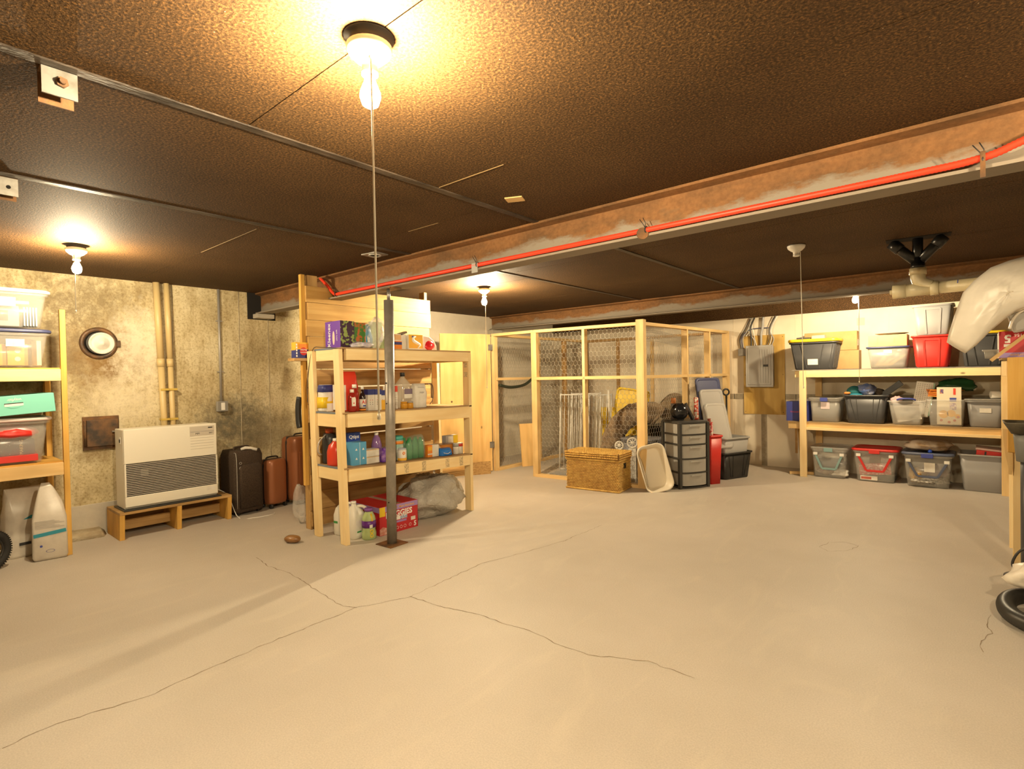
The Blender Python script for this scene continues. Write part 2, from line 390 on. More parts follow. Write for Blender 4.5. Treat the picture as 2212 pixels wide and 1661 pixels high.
def lump(seed, amt=0.12, k=6):
    rn = random.Random(seed); w = [(Vector((rn.gauss(0, 1), rn.gauss(0, 1), rn.gauss(0, 1))) * rn.uniform(0.7, 2.6), rn.uniform(0, 6.3)) for _ in range(k)]
    return lambda d: 1 + amt * sum(math.sin(a.dot(d) * 2.2 + p) for a, p in w) / k * 2

# ------------------------------------------------------------------ room shell
XL, YB, ZC, XR, YF = -6.27, 8.53, 2.40, 3.2, -3.0
struct('floor', B(XL - 0.2, XR + 0.2, YF - 0.2, YB + 0.2, -0.15, 0), FLOOR)
wl = struct('wall_left', B(XL - 0.2, XL, YF - 0.2, YB + 0.2, 0, 2.6), WALL_L)
wb = struct('wall_back', B(XL, XR + 0.2, YB, YB + 0.2, 0, 2.6), CREAM)
struct('wall_right', B(XR, XR + 0.2, YF - 0.2, YB, 0, 2.6), CONC)
struct('wall_front', B(XL, XR, YF - 0.2, YF, 0, 2.6), CONC)
ce = struct('ceiling', B(XL, XR, YF, YB, ZC + 0.02, ZC + 0.2), DARK)
# ceiling boards between the tarred strips
def panel(x0, x1, y0, y1, z=ZC):
    B(x0 + 0.002, x1 - 0.002, y0 + 0.002, y1 - 0.002, z, z + 0.02).build('ceiling_panel', CEIL, ce)
S1, S2 = -2.18, -3.48
for (x0, x1, ys) in ((XL, S2, (YF, -0.9, 0.4, 1.62, 2.86)), (S2, S1, (YF, -0.2, 2.36, 2.86)), (S1, XR, (YF, -0.4, 0.955, 1.93, 2.86)),
                     (XL, S2, (2.86, 4.35, 5.6, 6.76, YB)), (S2, S1, (2.86, 4.0, 5.35, 6.76, YB)), (S1, XR, (2.86, 4.0, 5.3, 6.76, YB))):
    for a, b_ in zip(ys, ys[1:]): panel(x0, x1, a, b_)
B(XL, XR, YB - 0.04, YB, 2.205, ZC).build('sill_board', CEIL, wb)
for x in (S1, S2):
    st = struct('trim_1' if x == S1 else 'trim_2', B(x - 0.022, x + 0.022, YF, 6.76, ZC - 0.006, ZC + 0.001), TAR, label='tarred black joint strip running along the ceiling')
    B(x - 0.0240, x - 0.0225, YF, 2.80, ZC - 0.005, ZC).build('strip_lip', mat('lip_brown', (0.13, 0.075, 0.025), 0.8), st)
# loose light splits along some ceiling seams
for i, (x0, x1, y) in enumerate(((-4.55, -3.6, 1.622), (-2.95, -2.65, 2.362), (-2.15, -1.7, 1.932))):
    MB().bar((x0, y, ZC - 0.001), (x1, y + 0.003, ZC - 0.001), 0.004, 0.004).build('seam_edge', mat('frayed_seam', (0.20, 0.125, 0.05), 0.8), ce)
# small plates on the ceiling
o = MB().obox((-1.985, 2.35, ZC - 0.003), (0.10, 0.075, 0.006), (0, 0, R(25))).build('ceiling_patch', CARDL); tag(o, 'small tan square patch stuck on the dark ceiling', 'patch')
o = MB().obox((-3.05, 3.75, ZC - 0.003), (0.13, 0.06, 0.006), (0, 0, R(5))).build('ceiling_patch', CARDL); tag(o, 'tan patch on ceiling beyond the main beam', 'patch')
t = thing('electrical_box_cover', 'square steel box cover with round hole in ceiling before the beam', 'box cover', (-3.68, 2.60, ZC))
MB().obox((0, 0, -0.004), (0.17, 0.13, 0.008), (0, 0, R(8))).build('plate', STEELP, t)
MB().torus((0, 0, -0.01), 0.045, 0.007).build('rim', GREY, t); MB().cyl((0, 0, -0.010), (0, 0, -0.004), 0.042).build('hole', DARK, t)
# bolted hanger clips on the joint strips
def clip(x, y, label, bolt):
    t = thing('hanger_clip', label, 'bracket', (x, y, ZC), 0)
    B(-0.025, 0.045, -0.045, 0.045, -0.006, 0).build('top_plate', RUST, t)
    B(0.035, 0.041, -0.045, 0.045, -0.09, 0).build('front_plate', STEELP, t)
    B(-0.025, -0.019, -0.045, 0.045, -0.10, 0).build('rear_plate', RUST, t)
    if bolt:
        MB().cyl((0.041, 0.005, -0.045), (0.050, 0.005, -0.045), 0.017, n=6).build('bolt_head', RUST, t)
        MB().cyl((0.05, 0.005, -0.045), (0.062, 0.005, -0.045), 0.009).build('bolt', RUST, t)
    else: MB().cyl((0.041, 0.01, -0.05), (0.0418, 0.01, -0.05), 0.009).build('bolt_hole', DARK, t)
clip(-2.24, 0.385, 'steel hanger clip with rusty bolt on near ceiling strip', True)
clip(-3.56, 0.40, 'steel hanger clip with empty hole at left frame edge', False)
# wall details
for y, w in ((1.945, 0.006), (2.605, 0.008), (2.93, 0.007), (3.6, 0.006), (4.6, 0.006), (0.3, 0.006)):
    pts = [Vector((XL + 0.001, y + random.uniform(-0.003, 0.003), 0.3 + 2.1 * i / 14)) for i in range(15)]
    MB().tube(pts, w * 0.6, 5).build('form_seam', mat('seam_concrete', (0.36, 0.30, 0.20), 0.9, c2=(0.55, 0.48, 0.35), scale=12), wl)
B(XL, XL + 0.018, YF, 2.3, 0, 0.283).build('footing_ledge', CONC, wl, bevel=0.004)
MB().loft([[(XL, -0.5, 0), (XL + 0.12, -0.5, 0), (XL, -0.5, 0.07)], [(XL, 0.8, 0), (XL + 0.16, 0.8, 0), (XL, 0.8, 0.10)], [(XL, 1.28, 0), (XL + 0.2, 1.28, 0), (XL, 1.28, 0.07)], [(XL, 1.32, 0), (XL + 0.1, 1.32, 0), (XL, 1.32, 0.03)]]).build('mortar_slope', mat('loose_mortar', (0.55, 0.45, 0.29), 0.9, c2=(0.66, 0.57, 0.40), scale=14, bump=0.4, bscale=50), wl)
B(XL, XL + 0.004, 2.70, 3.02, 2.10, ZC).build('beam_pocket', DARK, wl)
MB().obox((XL + 0.03, 2.86, 2.135), (0.16, 0.20, 0.05)).build('bearing_block', CONC, wl, bevel=0.006)
MB().obox((XL + 0.03, 6.78, 2.13), (0.16, 0.26, 0.10)).build('bearing_block', CONC, wl, bevel=0.006)
JOINT = mat('wall_joint', (0.33, 0.28, 0.20), 0.85, c2=(0.42, 0.36, 0.26), scale=20)
B(-2.94, 1.0, YB - 0.003, YB, 0.985, 1.065).build('joint_band', JOINT, wb)
B(-2.475, -2.395, YB - 0.002, YB, 0.0, 0.80).build('bare_stripe', JOINT, wb)
for x in (-2.86, -2.57, -2.0, -1.5, -0.9, -0.3, -4.0, -5.0):
    B(x - 0.004, x + 0.004, YB - 0.003, YB, 0, 2.2).build('form_seam', CREAM, wb)
B(-1.25, -1.16, YB - 0.003, YB, 1.99, 2.09).build('patch', mat('patch_paint', (0.58, 0.50, 0.36), 0.8), wb)

# cracks in the floor
CR = [[(-2.862, .257), (-2.893, .398), (-2.822, .755), (-2.877, 1.255), (-2.891, 1.607), (-2.897, 1.856), (-2.767, 2.162), (-2.811, 2.608), (-2.833, 2.889), (-2.742, 3.268), (-2.669, 3.732), (-2.666, 4.321)],
      [(-4.342, 1.895), (-4.1, 1.857), (-3.775, 1.891), (-3.299, 1.839), (-2.983, 1.814), (-2.897, 1.856)],
      [(-2.767, 2.162), (-2.477, 2.197), (-2.22, 2.255), (-2.007, 2.259), (-1.881, 2.289), (-1.686, 2.259), (-1.49, 2.266), (-1.228, 2.393), (-.999, 2.396)],
      [(.038, 4.046), (.017, 3.884), (.038, 3.779), (-.006, 3.605), (.006, 3.496)],
      [(-.972, 4.814), (-.94, 4.989), (-.825, 5.077), (-.737, 5.023), (-.787, 4.841), (-.893, 4.732), (-.972, 4.814)]]
CRM = mat('crack_dirt', (0.20, 0.14, 0.08), 0.9, c2=(0.34, 0.27, 0.18), scale=30)
fo = bpy.data.objects['floor']
for ci, c in enumerate(CR):
    pts = []
    for a, b_ in zip(c, c[1:]):
        n = max(2, int((Vector(b_) - Vector(a)).length / 0.035))
        for i in range(n):
            p = Vector(a).lerp(Vector(b_), i / n); pts.append((p.x + random.uniform(-.008, .008), p.y + random.uniform(-.008, .008)))
    pts.append(c[-1]); mb = MB(); vs = []; fs = []
    wv = 0.0022 if ci < 3 else 0.0016
    for i, p in enumerate(pts):
        q = Vector(pts[min(i + 1, len(pts) - 1)]) - Vector(pts[max(i - 1, 0)]); q = Vector((-q.y, q.x)).normalized() * wv * random.uniform(0.4, 1.5)
        vs += [(p[0] + q.x, p[1] + q.y, 0.0006), (p[0] - q.x, p[1] - q.y, 0.0006)]
        if i: fs.append((2 * i - 2, 2 * i - 1, 2 * i + 1, 2 * i))
    mb.add(vs, fs).build('crack', CRM, fo)

# ------------------------------------------------------------------ steel beams, post, conduit
def ibeam(x0, x1, yc, z0, z1, fw, label):
    h = z1 - z0; tf, tw = 0.014, 0.011; w = fw / 2
    poly = [(-w, 0), (w, 0), (w, tf), (tw, tf + 0.012), (tw / 2, tf + 0.03), (tw / 2, h - tf - 0.03), (tw, h - tf - 0.012), (w, h - tf), (w, h), (-w, h), (-w, h - tf), (-tw, h - tf - 0.012), (-tw / 2, h - tf - 0.03), (-tw / 2, tf + 0.03), (-tw, tf + 0.012), (-w, tf)]
    o = MB().prism(poly, 'x', x0, x1).build('steel_beam', STEEL, None, (0, yc, z0)); tag(o, label, 'beam', 'steel ceiling beams'); return o
BY, BZ = 2.86, 2.165
ibeam(XL + 0.005, XR - 0.01, BY, BZ, ZC - 0.001, 0.14, 'long rusty steel I-beam crossing the ceiling with red conduit')
ibeam(XL + 0.005, XR - 0.01, 6.76, 2.185, ZC - 0.001, 0.13, 'rear rusty steel I-beam above the wire cage')
t = thing('support_post', 'grey steel column post standing in front of the pantry shelf', 'post', (-3.775, 2.775, 0), 0)
POSTM = mat('post_paint', (0.26, 0.235, 0.20), 0.4, metal=0.3, c2=(0.34, 0.30, 0.26), scale=10)
MB().obox((0, 0, 0.004), (0.19, 0.19, 0.008), (0, 0, R(4))).build('base_plate', RUST, t)
MB().cyl((0, 0, 0.008), (-0.012, 0.03, 2.06), 0.041, n=24).build('tube', POSTM, t)
MB().cyl((-0.012, 0.03, 2.06), (-0.013, 0.03, 2.153), 0.014).build('jack_screw', STEELP, t)
MB().obox((-0.012, 0.045, 2.158), (0.16, 0.12, 0.012)).build('top_plate', RUST, t)
for z, r_ in ((1.36, 0.007), (1.19, 0.005), (0.36, 0.005)): MB().cyl((0.02, -0.036, z), (0.023, -0.0425, z), r_, n=10).build('pin_hole', DARK, t)
# corrugated red conduit lying on the lower flange
path = smooth_path([(-4.86, 2.80, 2.385), (-4.74, 2.80, 2.30), (-4.60, 2.79, 2.205), (-4.45, 2.785, 2.197), (-3.6, 2.785, 2.197), (-2.7, 2.785, 2.197), (-1.4, 2.785, 2.197), (-0.3, 2.785, 2.199), (0.0, 2.782, 2.205), (0.14, 2.775, 2.24), (0.4, 2.77, 2.30), (1.2, 2.77, 2.33)], 90)
dense = []; acc = 0
L_ = [0]
for a, b_ in zip(path, path[1:]): L_.append(L_[-1] + (b_ - a).length)
N = 900; k = 0
for i in range(N):
    s_ = L_[-1] * i / (N - 1)
    while k < len(L_) - 2 and L_[k + 1] < s_: k += 1
    u = (s_ - L_[k]) / max(1e-6, L_[k + 1] - L_[k]); dense.append(path[k].lerp(path[k + 1], u))
o = MB().tube(dense, [0.0135 if i % 2 else 0.0155 for i in range(N)], 10).build('red_conduit', REDC); tag(o, 'bright red corrugated conduit running along the main beam', 'conduit')
for x, lab, kind in ((-4.56, 'black wire tie holding the conduit near the plank partition', 0), (-2.71, 'pale plate clamp holding red conduit above the rear bulb', 1), (-1.40, 'rusty round clamp holding red conduit mid beam', 2), (0.01, 'rusty strap clamp on red conduit near right frame edge', 3)):
    t = thing('conduit_clamp', lab, 'clamp', (x, 2.785, 2.197), 0, 'clamps on the red conduit')
    if kind == 1: MB().obox((-0.02, -0.012, -0.02), (0.06, 0.004, 0.07)).build('plate', GREYP, t, bevel=0.004)
    if kind == 2: MB().cyl((-0.02, -0.012, -0.02), (-0.012, -0.022, -0.02), 0.032, n=20).build('washer', RUST, t)
    if kind == 3: MB().obox((0, -0.018, -0.02), (0.016, 0.004, 0.10)).build('strap', RUST, t)
    MB().torus((0, 0, 0), 0.018, 0.004, 16, 6, Euler((0, R(90), 0)).to_matrix()).build('loop', BLACK, t)
    MB().tube([(0, -0.015, 0.012), (-0.01, -0.018, 0.03), (-0.03, -0.02, 0.06)], 0.002, 5).build('wire_tail', BLACK, t)
    MB().tube([(0, -0.015, 0.012), (0.004, -0.018, 0.035), (-0.01, -0.02, 0.065)], 0.002, 5).build('wire_tail', BLACK, t)

# ------------------------------------------------------------------ bare bulb lamps
GLOW = emis('lit_bulb', BULB_COL, BULB); GLOW2 = emis('lit_bulb_bright', BULB_COL, BULB * 1.5); GLOW1 = emis('lit_bulb_warm', BULB_COL, BULB * 1.3); GLOW0 = emis('lit_bulb_dim', BULB_COL, BULB * 0.8)
def lamp(x, y, z, label, lit=True, glow=None, cord=(0.0, 1.3), box=True, stem=0.0):
    t = thing('ceiling_lamp', label, 'lamp', (x, y, z), 0, 'bare bulb ceiling lampholders')
    if box: MB().lathe([(0.073, 0.0), (0.073, -0.004), (0.058, -0.006), (0.058, -0.022)], n=24).build('junction_box', mat('dark_box', (0.06, 0.055, 0.05), 0.5), t)
    z0 = -0.022 if box else 0.0
    if stem:
        MB().cyl((0, 0, 0), (0, 0, -stem - 0.001), 0.02, n=16).build('stem', mat('dark_box', (0, 0, 0)), t); z0 = -stem
    MB().lathe([(0.056, z0), (0.066, z0 - 0.006), (0.066, z0 - 0.012), (0.060, z0 - 0.028), (0.040, z0 - 0.046), (0.024, z0 - 0.055), (0.022, z0 - 0.075), (0.024, z0 - 0.077), (0.024, z0 - 0.088), (0.019, z0 - 0.090)], n=28).build('lampholder', PORC, t)
    if lit:
        MB().lathe([(0.016, z0 - 0.088), (0.016, z0 - 0.103)], n=16).build('bulb_collar', WHITE, t)
        MB().lathe([(0.015, z0 - 0.103), (0.020, z0 - 0.115), (0.029, z0 - 0.138), (0.030, z0 - 0.152), (0.023, z0 - 0.174), (0.010, z0 - 0.182)], n=14).build('bulb', glow or GLOW, t)
    cx, ze = cord
    MB().tube([(0.022, -0.018, z0 - 0.05), (0.034, -0.02, z0 - 0.062), (0.036, -0.02, z0 - 0.2), (0.036 + cx, -0.02, ze - z)], 0.0030, 6).build('pull_string', STRING, t)
    MB().lathe([(0.002, ze - z), (0.005, ze - z - 0.004), (0.006, ze - z - 0.016), (0.003, ze - z - 0.02)], (0.036 + cx, -0.02, 0), 10).build('pull_knob', STRING, t)
    return t
lamp(-1.353, 0.953, ZC, 'large near bare-bulb lamp with long white pull string', glow=GLOW2, cord=(0.0, 1.30))
lamp(-4.92, 0.925, ZC, 'lit bare-bulb lamp above the left storage shelf', glow=GLOW0, cord=(0.0, 1.93))
lamp(-4.18, 4.39, ZC, 'lit bare-bulb lamp between the beams above the plywood door', glow=GLOW2, cord=(0.0, 1.29))
lamp(-1.08, 7.28, ZC, 'lit bulb behind the rear beam over the right shelves', glow=GLOW, cord=(0.0, 1.27), box=False, stem=0.055)
lamp(-1.106, 4.77, ZC, 'white empty lampholder with pull string and no bulb', lit=False, cord=(0.01, 1.28), box=False)
lamp(1.0, 2.05, ZC, 'added unseen fill bulb out past the right frame edge', glow=GLOW0, cord=(0.0, 1.5))  # out-of-view fill lamp, added to brighten the foreground floor

# ------------------------------------------------------------------ drain pipes at upper right
t = thing('drain_pipe', 'black branched drain fitting joined to a cream plastic pipe', 'pipe', (-0.36, 5.2, 0))
MB().obox((0, 0.0, ZC - 0.002), (0.40, 0.14, 0.004), (0, 0, R(4))).build('ceiling_hole', DARK, t)
for (x, tz, r_) in ((-0.165, 2.385, 0.036), (0.0, 2.395, 0.034), (0.16, 2.385, 0.036)):
    MB().cyl((x * 0.08, 0, 2.225), (x, 0, tz), r_, n=18).build('branch', ABS, t)
    if x: MB().cyl((x * 0.66, 0, 2.225 + (tz - 2.225) * 0.62), (x, 0, tz), r_ + 0.006, n=18).build('hub', ABS, t)
MB().lathe([(0.040, 2.245), (0.042, 2.20), (0.046, 2.20), (0.046, 2.165)], n=22).build('coupling', ABS, t)
MB().lathe([(0.054, 2.168), (0.054, 2.118)], n=22).build('socket', PVC, t)
MB().tube(smooth_path([(0, 0, 2.12), (0.005, 0, 2.08), (0.03, 0, 2.045), (0.08, 0, 2.02)], 5), 0.048, 18).build('sweep', PVC, t)
MB().cyl((-0.16, 0, 2.003), (0.12, 0, 2.005), 0.047, n=22).build('tee', PVC, t)
MB().cyl((-0.16, 0, 2.003), (-0.075, 0, 2.003), 0.052, n=22).build('cleanout', PVC, t)
MB().cyl((-0.178, 0, 2.003), (-0.16, 0, 2.003), 0.022, n=4).build('cleanout_plug', PVC, t)
MB().cyl((0.075, 0, 2.005), (0.125, 0, 2.005), 0.053, n=22).build('coupling', PVC, t)
MB().cyl((0.12, 0, 2.005), (1.6, 0, 2.02), 0.044, n=22).build('pipe', PVC, t)
MB().bar((0.235, -0.0448, 2.02), (0.238, -0.0448, 2.045), 0.006, 0.001, (1, 0, 0)).build('ink_mark', BLUE, t)

# ------------------------------------------------------------------ things on the left wall
def onwall(y, z): return (XL, y, z)
t = thing('wall_port', 'round black-rimmed flue port with white cover in stained wall', 'wall port', onwall(1.325, 1.78))
MX = Euler((0, R(90), 0)).to_matrix()
MB().lathe([(0.15, 0), (0.15, 0.008), (0.135, 0.016), (0.118, 0.016), (0.113, 0.004)], M=MX, n=36).build('iron_ring', IRON, t)
MB().lathe([(0.113, 0.002), (0.113, 0.012), (0.10, 0.02), (0.102, 0.02)], (0.0, 0.0, 0.0), M=MX, n=32).build('inner_ring', BLACK, t)
MB().lathe([(0.100, 0.014), (0.102, 0.026), (0.088, 0.030), (0.086, 0.024), (0.06, 0.024), (0.058, 0.030), (0.025, 0.030), (0.022, 0.042), (0.001, 0.044)], M=MX, n=32, c=(0, 0.018, 0)).build('cover', PAPER, t)
MB().obox((0.012, 0.15, 0), (0.02, 0.03, 0.06)).build('hinge_tab', IRON, t)
t = thing('cleanout_door', 'rusty iron chimney cleanout door set low in concrete wall', 'cleanout door', onwall(1.32, 0.94))
B(0, 0.02, -0.14, 0.14, -0.155, 0.155).build('frame', RUST, t, bevel=0.004)
B(0.02, 0.045, -0.115, 0.13, -0.125, 0.125).build('door', IRON, t, bevel=0.006)
MB().cyl((0.035, -0.125, -0.12), (0.035, -0.125, 0.12), 0.011).build('hinge', RUST, t)
B(0.045, 0.06, 0.075, 0.125, 0.0, 0.014).build('latch', STEELP, t)
for (y0, y1, nm) in ((1.795, 1.84, 'left'), (1.885, 1.915, 'right')):
    t = thing('wall_pipe', 'tan painted pipe on wall, %s of the pair behind the heater' % ('wider left' if nm == 'left' else 'right'), 'pipe', onwall(0, 0), 0, None)
    r_ = 0.029 if nm == 'left' else 0.026
    MB().cyl((0.045, y0, ZC), (0.045, (y0 + y1) / 2, 1.62), r_ * 1.05).build('upper_pipe', TAN, t)
    MB().cyl((0.045, (y0 + y1) / 2 - 0.002, 1.64), (0.045, (y0 + y1) / 2, 1.56), r_ * 1.2).build('coupling', TAN, t)
    MB().cyl((0.045, (y0 + y1) / 2, 1.62), (0.045, y1 + 0.004, 0.55), r_).build('lower_pipe', TAN, t)
    for z in (1.32, 1.02): B(0.0, 0.078, y1 - 0.036, y1 + 0.036, z, z + 0.02).build('strap', mat('yellow_strap', (0.6, 0.42, 0.08), 0.5), t)
t = thing('wall_conduit', 'thin grey conduit running down to an outlet box', 'conduit', onwall(2.39, 0))
MB().cyl((0.016, 0, ZC), (0.016, 0, 1.18), 0.013).build('tube', GREY, t)
for z in (2.05, 1.5): B(0, 0.026, -0.03, 0.03, z, z + 0.012).build('strap', GREY, t)
B(0, 0.055, -0.05, 0.055, 1.075, 1.185).build('outlet_box', GREYP, t, bevel=0.006)
B(0.055, 0.059, -0.048, 0.054, 1.078, 1.182).build('face_plate', mat('plate_grey', (0.25, 0.24, 0.22), 0.4), t)
B(0.059, 0.063, -0.018, 0.022, 1.09, 1.17).build('receptacle', PORC, t, bevel=0.003)

# ------------------------------------------------------------------ bench and heater
bx0, bx1, by0, by1 = -6.19, -5.76, 1.33, 2.28
t = thing('low_bench', 'low wooden bench with open front carrying the white heater', 'bench', (-5.975, 1.805, 0))
hw, hl = 0.215, 0.475
B(-hw, hw, -hl, hl, 0.225, 0.250).build('top', OLDW['y'], t, bevel=0.004)
for y in (-hl, -0.02, hl - 0.04): MB().prism([(-hw, 0), (hw - 0.02, 0), (hw - 0.02, 0.03), (hw, 0.225), (-hw, 0.225)], 'y', y, y + 0.04).build('upright', GOLD['z'], t, bevel=0.003)
B(-0.04, 0.0, -hl + 0.04, -0.02, 0.05, 0.14).build('stretcher', OLDW['y'], t); B(-0.04, 0.0, 0.02, hl - 0.04, 0.05, 0.14).build('stretcher', OLDW['y'], t)
B(-hw + 0.005, -hw + 0.02, -hl + 0.04, hl - 0.04, 0.01, 0.225).build('back_panel', OLDW['y'], t)
t = thing('space_heater', 'white box-shaped kerosene space heater with dark slatted grille', 'heater', (-5.93, 1.775, 0.25))
W2, x0, x1 = 0.39, -0.15, 0.13
B(x0 - 0.02, x1 + 0.035, -W2 - 0.02, W2 + 0.02, 0, 0.012).build('drip_tray', BLACK, t, bevel=0.004)
B(x0, x1 - 0.03, -W2, W2, 0.012, 0.73).build('casing', CREAMP, t, bevel=0.006)
B(x1 - 0.03, x1, -W2, W2, 0.42, 0.735).build('front_panel', CREAMP, t, bevel=0.008)
B(x1 - 0.03, x1, -W2, W2, 0.03, 0.125).build('lower_panel', CREAMP, t, bevel=0.006)
B(x1 - 0.04, x1 - 0.024, -W2 + 0.01, W2 - 0.01, 0.125, 0.42).build('grille_recess', mat('grille_dark', (0.03, 0.025, 0.022), 0.6), t)
B(x1 - 0.03, x1, -W2, -W2 + 0.012, 0.125, 0.42).build('grille_side', CREAMP, t); B(x1 - 0.03, x1, W2 - 0.012, W2, 0.125, 0.42).build('grille_side', CREAMP, t)
sl = B(x1 - 0.022, x1 - 0.002, -W2 + 0.012, W2 - 0.012, 0, 0.0075).mesh('grille_slat'); sl.materials.append(mat('slat_grey', (0.42, 0.38, 0.33), 0.4))
for i in range(18): link(sl, 'grille_slat', t, (0, 0, 0.134 + i * 0.0160))
B(x1 - 0.0235, x1 - 0.0225, -W2 + 0.13, -W2 + 0.19, 0.30, 0.36).build('burner_window', GREY, t)
cpn = B(x1, x1 + 0.003, 0.145, 0.365, 0.625, 0.715).build('control_panel', mat('panel_beige', (0.55, 0.50, 0.42), 0.4), t)
B(x1 + 0.003, x1 + 0.004, 0.31, 0.35, 0.692, 0.702).build('display', BLACK, cpn)
B(x1 + 0.003, x1 + 0.004, 0.15, 0.36, 0.662, 0.666).build('panel_line', GREY, cpn)
text('MPI', 0.026, INK, cpn, (x1 + 0.0032, 0.215, 0.643), (1, 0, 0), (0, 0, 1)); text('441', 0.024, INK, cpn, (x1 + 0.0032, 0.335, 0.643), (1, 0, 0), (0, 0, 1))
for i in range(5): B(x1, x1 + 0.0015, 0.15, 0.36, 0.60 - i * 0.026, 0.603 - i * 0.026).build('vent_line', mat('vent_shade', (0.55, 0.51, 0.43), 0.5), t)
B(x1, x1 + 0.001, 0.285, 0.36, 0.075, 0.11).build('rating_label', PAPER, t)
B(-0.02, 0.03, -W2 - 0.002, -W2 + 0.001, 0.60, 0.66).build('side_grip', WHITE, t); B(-0.012, 0.022, -W2 - 0.003, -W2 + 0.001, 0.61, 0.64).build('grip_recess', DARK, t)
o = MB().tube(smooth_path([(-6.02, 2.20, 0.30), (-5.92, 2.30, 0.22), (-5.75, 2.33, 0.01), (-5.62, 2.42, 0.004), (-5.60, 2.62, 0.004), (-5.66, 2.66, 0.004)], 6), 0.004, 6).build('power_cord', WHITE); tag(o, 'thin white power cord trailing on floor beside the bench', 'cord')

# ------------------------------------------------------------------ suitcases
def shell_case(name, label, loc, rz, w, d, h, m, bands, grp):
    t = thing(name, label, 'suitcase', loc, rz, grp)
    def ring(z, k=1.0): return rr(0, 0, w * k, d * k, z, 0.07 * k, 6)
    MB().loft([ring(0.05, 0.93), ring(0.07, 0.98), ring(0.12), ring(h - 0.09), ring(h - 0.03, 0.97), ring(h - 0.008, 0.90), ring(h, 0.80)]).build('shell', m, t)
    if bands:
        for u in (-0.3, -0.1, 0.1, 0.3): MB().obox((w / 2 + 0.001, d * u, h * 0.48), (0.012, d * 0.09, h * 0.62)).build('shell_rib', m, t, bevel=0.005)
    b_ = []
    for z, k in ((0.048, 0.94), (0.12, 1.01), (h - 0.09, 1.01), (h - 0.02, 0.96), (h + 0.003, 0.82)):
        b_.append([(-0.02 + 0.04 * i, s * d * k / 2, z) for i, s in ((0, -1), (1, -1), (1, 1), (0, 1))])
    MB().loft([rr(-w * 0.05, 0, 0.05, d * 1.015, 0.06, 0.02, 3), rr(-w * 0.05, 0, 0.05, d * 1.015, h - 0.06, 0.02, 3), rr(-w * 0.05, 0, 0.05, d * 0.92, h + 0.004, 0.02, 3)]).build('zip_band', BLACK, t)
    MB().tube(smooth_path([(-0.02, -0.07, h - 0.005), (-0.02, -0.06, h + 0.022), (-0.02, 0.06, h + 0.022), (-0.02, 0.07, h - 0.005)], 4), 0.009, 8).build('handle', BLACK, t)
    MB().obox((w / 2 - 0.03, 0.0, h - 0.045), (0.05, 0.05, 0.04)).build('lock', GREY, t, bevel=0.006)
    for sx in (-1, 1):
        for sy in (-1, 1): MB().cyl((sx * w * 0.32, sy * d * 0.36 - 0.012, 0.025), (sx * w * 0.32, sy * d * 0.36 + 0.012, 0.025), 0.025, n=14).build('wheel', BLACK, t)
    return t
t = thing('fabric_suitcase', 'black fabric suitcase standing beside the white heater', 'suitcase', (-5.97, 2.47, 0), R(8))
MB().loft([rr(0, 0, 0.28, 0.30, 0.03, 0.03), rr(0, 0, 0.30, 0.32, 0.06, 0.04), rr(0, 0, 0.30, 0.32, 0.62, 0.04), rr(0, 0, 0.27, 0.29, 0.675, 0.04)]).build('body', FABRIC, t)
MB().loft([rr(0.16, 0.0, 0.05, 0.24, 0.08, 0.02), rr(0.16, 0, 0.05, 0.24, 0.50, 0.02), rr(0.155, 0, 0.03, 0.20, 0.53, 0.012)]).build('front_pocket', FABRIC, t)
MB().tube(smooth_path([(0.152, -0.145, 0.08), (0.155, -0.145, 0.6), (0.10, -0.145, 0.655)], 4), 0.004, 6).build('zip', GREY, t)
for z in (0.55, 0.50): MB().torus((0.168, -0.11, z), 0.012, 0.003, 14, 6, MX).build('zip_pull', GREY, t)
MB().tube(smooth_path([(0, -0.08, 0.672), (0, -0.07, 0.70), (0, 0.07, 0.70), (0, 0.08, 0.672)], 4), 0.011, 8).build('handle', FABRIC, t)
MB().tube([(0.10, -0.06, 0.685), (0.13, -0.03, 0.70), (0.12, 0.03, 0.69), (0.16, 0.08, 0.67)], 0.016, 6).build('ribbon', PAPER, t)
for sy in (-1, 1): MB().cyl((0.1, sy * 0.11 - 0.012, 0.022), (0.1, sy * 0.11 + 0.012, 0.022), 0.022, n=14).build('wheel', BLACK, t); MB().cyl((-0.1, sy * 0.11 - 0.012, 0.022), (-0.1, sy * 0.11 + 0.012, 0.022), 0.022, n=14).build('wheel', BLACK, t)
shell_case('hard_suitcase', 'small copper-brown hard suitcase, lower of the copper pair', (-5.95, 2.80, 0), R(12), 0.22, 0.24, 0.53, COPPER, False, 'copper suitcases')
shell_case('hard_suitcase', 'tall copper-brown hard suitcase beside the plank partition', (-5.93, 3.12, 0), R(6), 0.30, 0.36, 0.76, COPPER, True, 'copper suitcases')
# brown oval thing on the floor
o = MB().sphere((0, 0, 0.033), 0.075, 20, 12, (1.0, 0.62, 0.45), lump(3, 0.05)).build('brown_gourd', mat('brown_leather', (0.30, 0.15, 0.05), 0.35, c2=(0.20, 0.09, 0.03), scale=14), None, (-4.49, 2.265, 0), R(30)); tag(o, 'small brown leathery oval object lying on the floor', 'ornament')

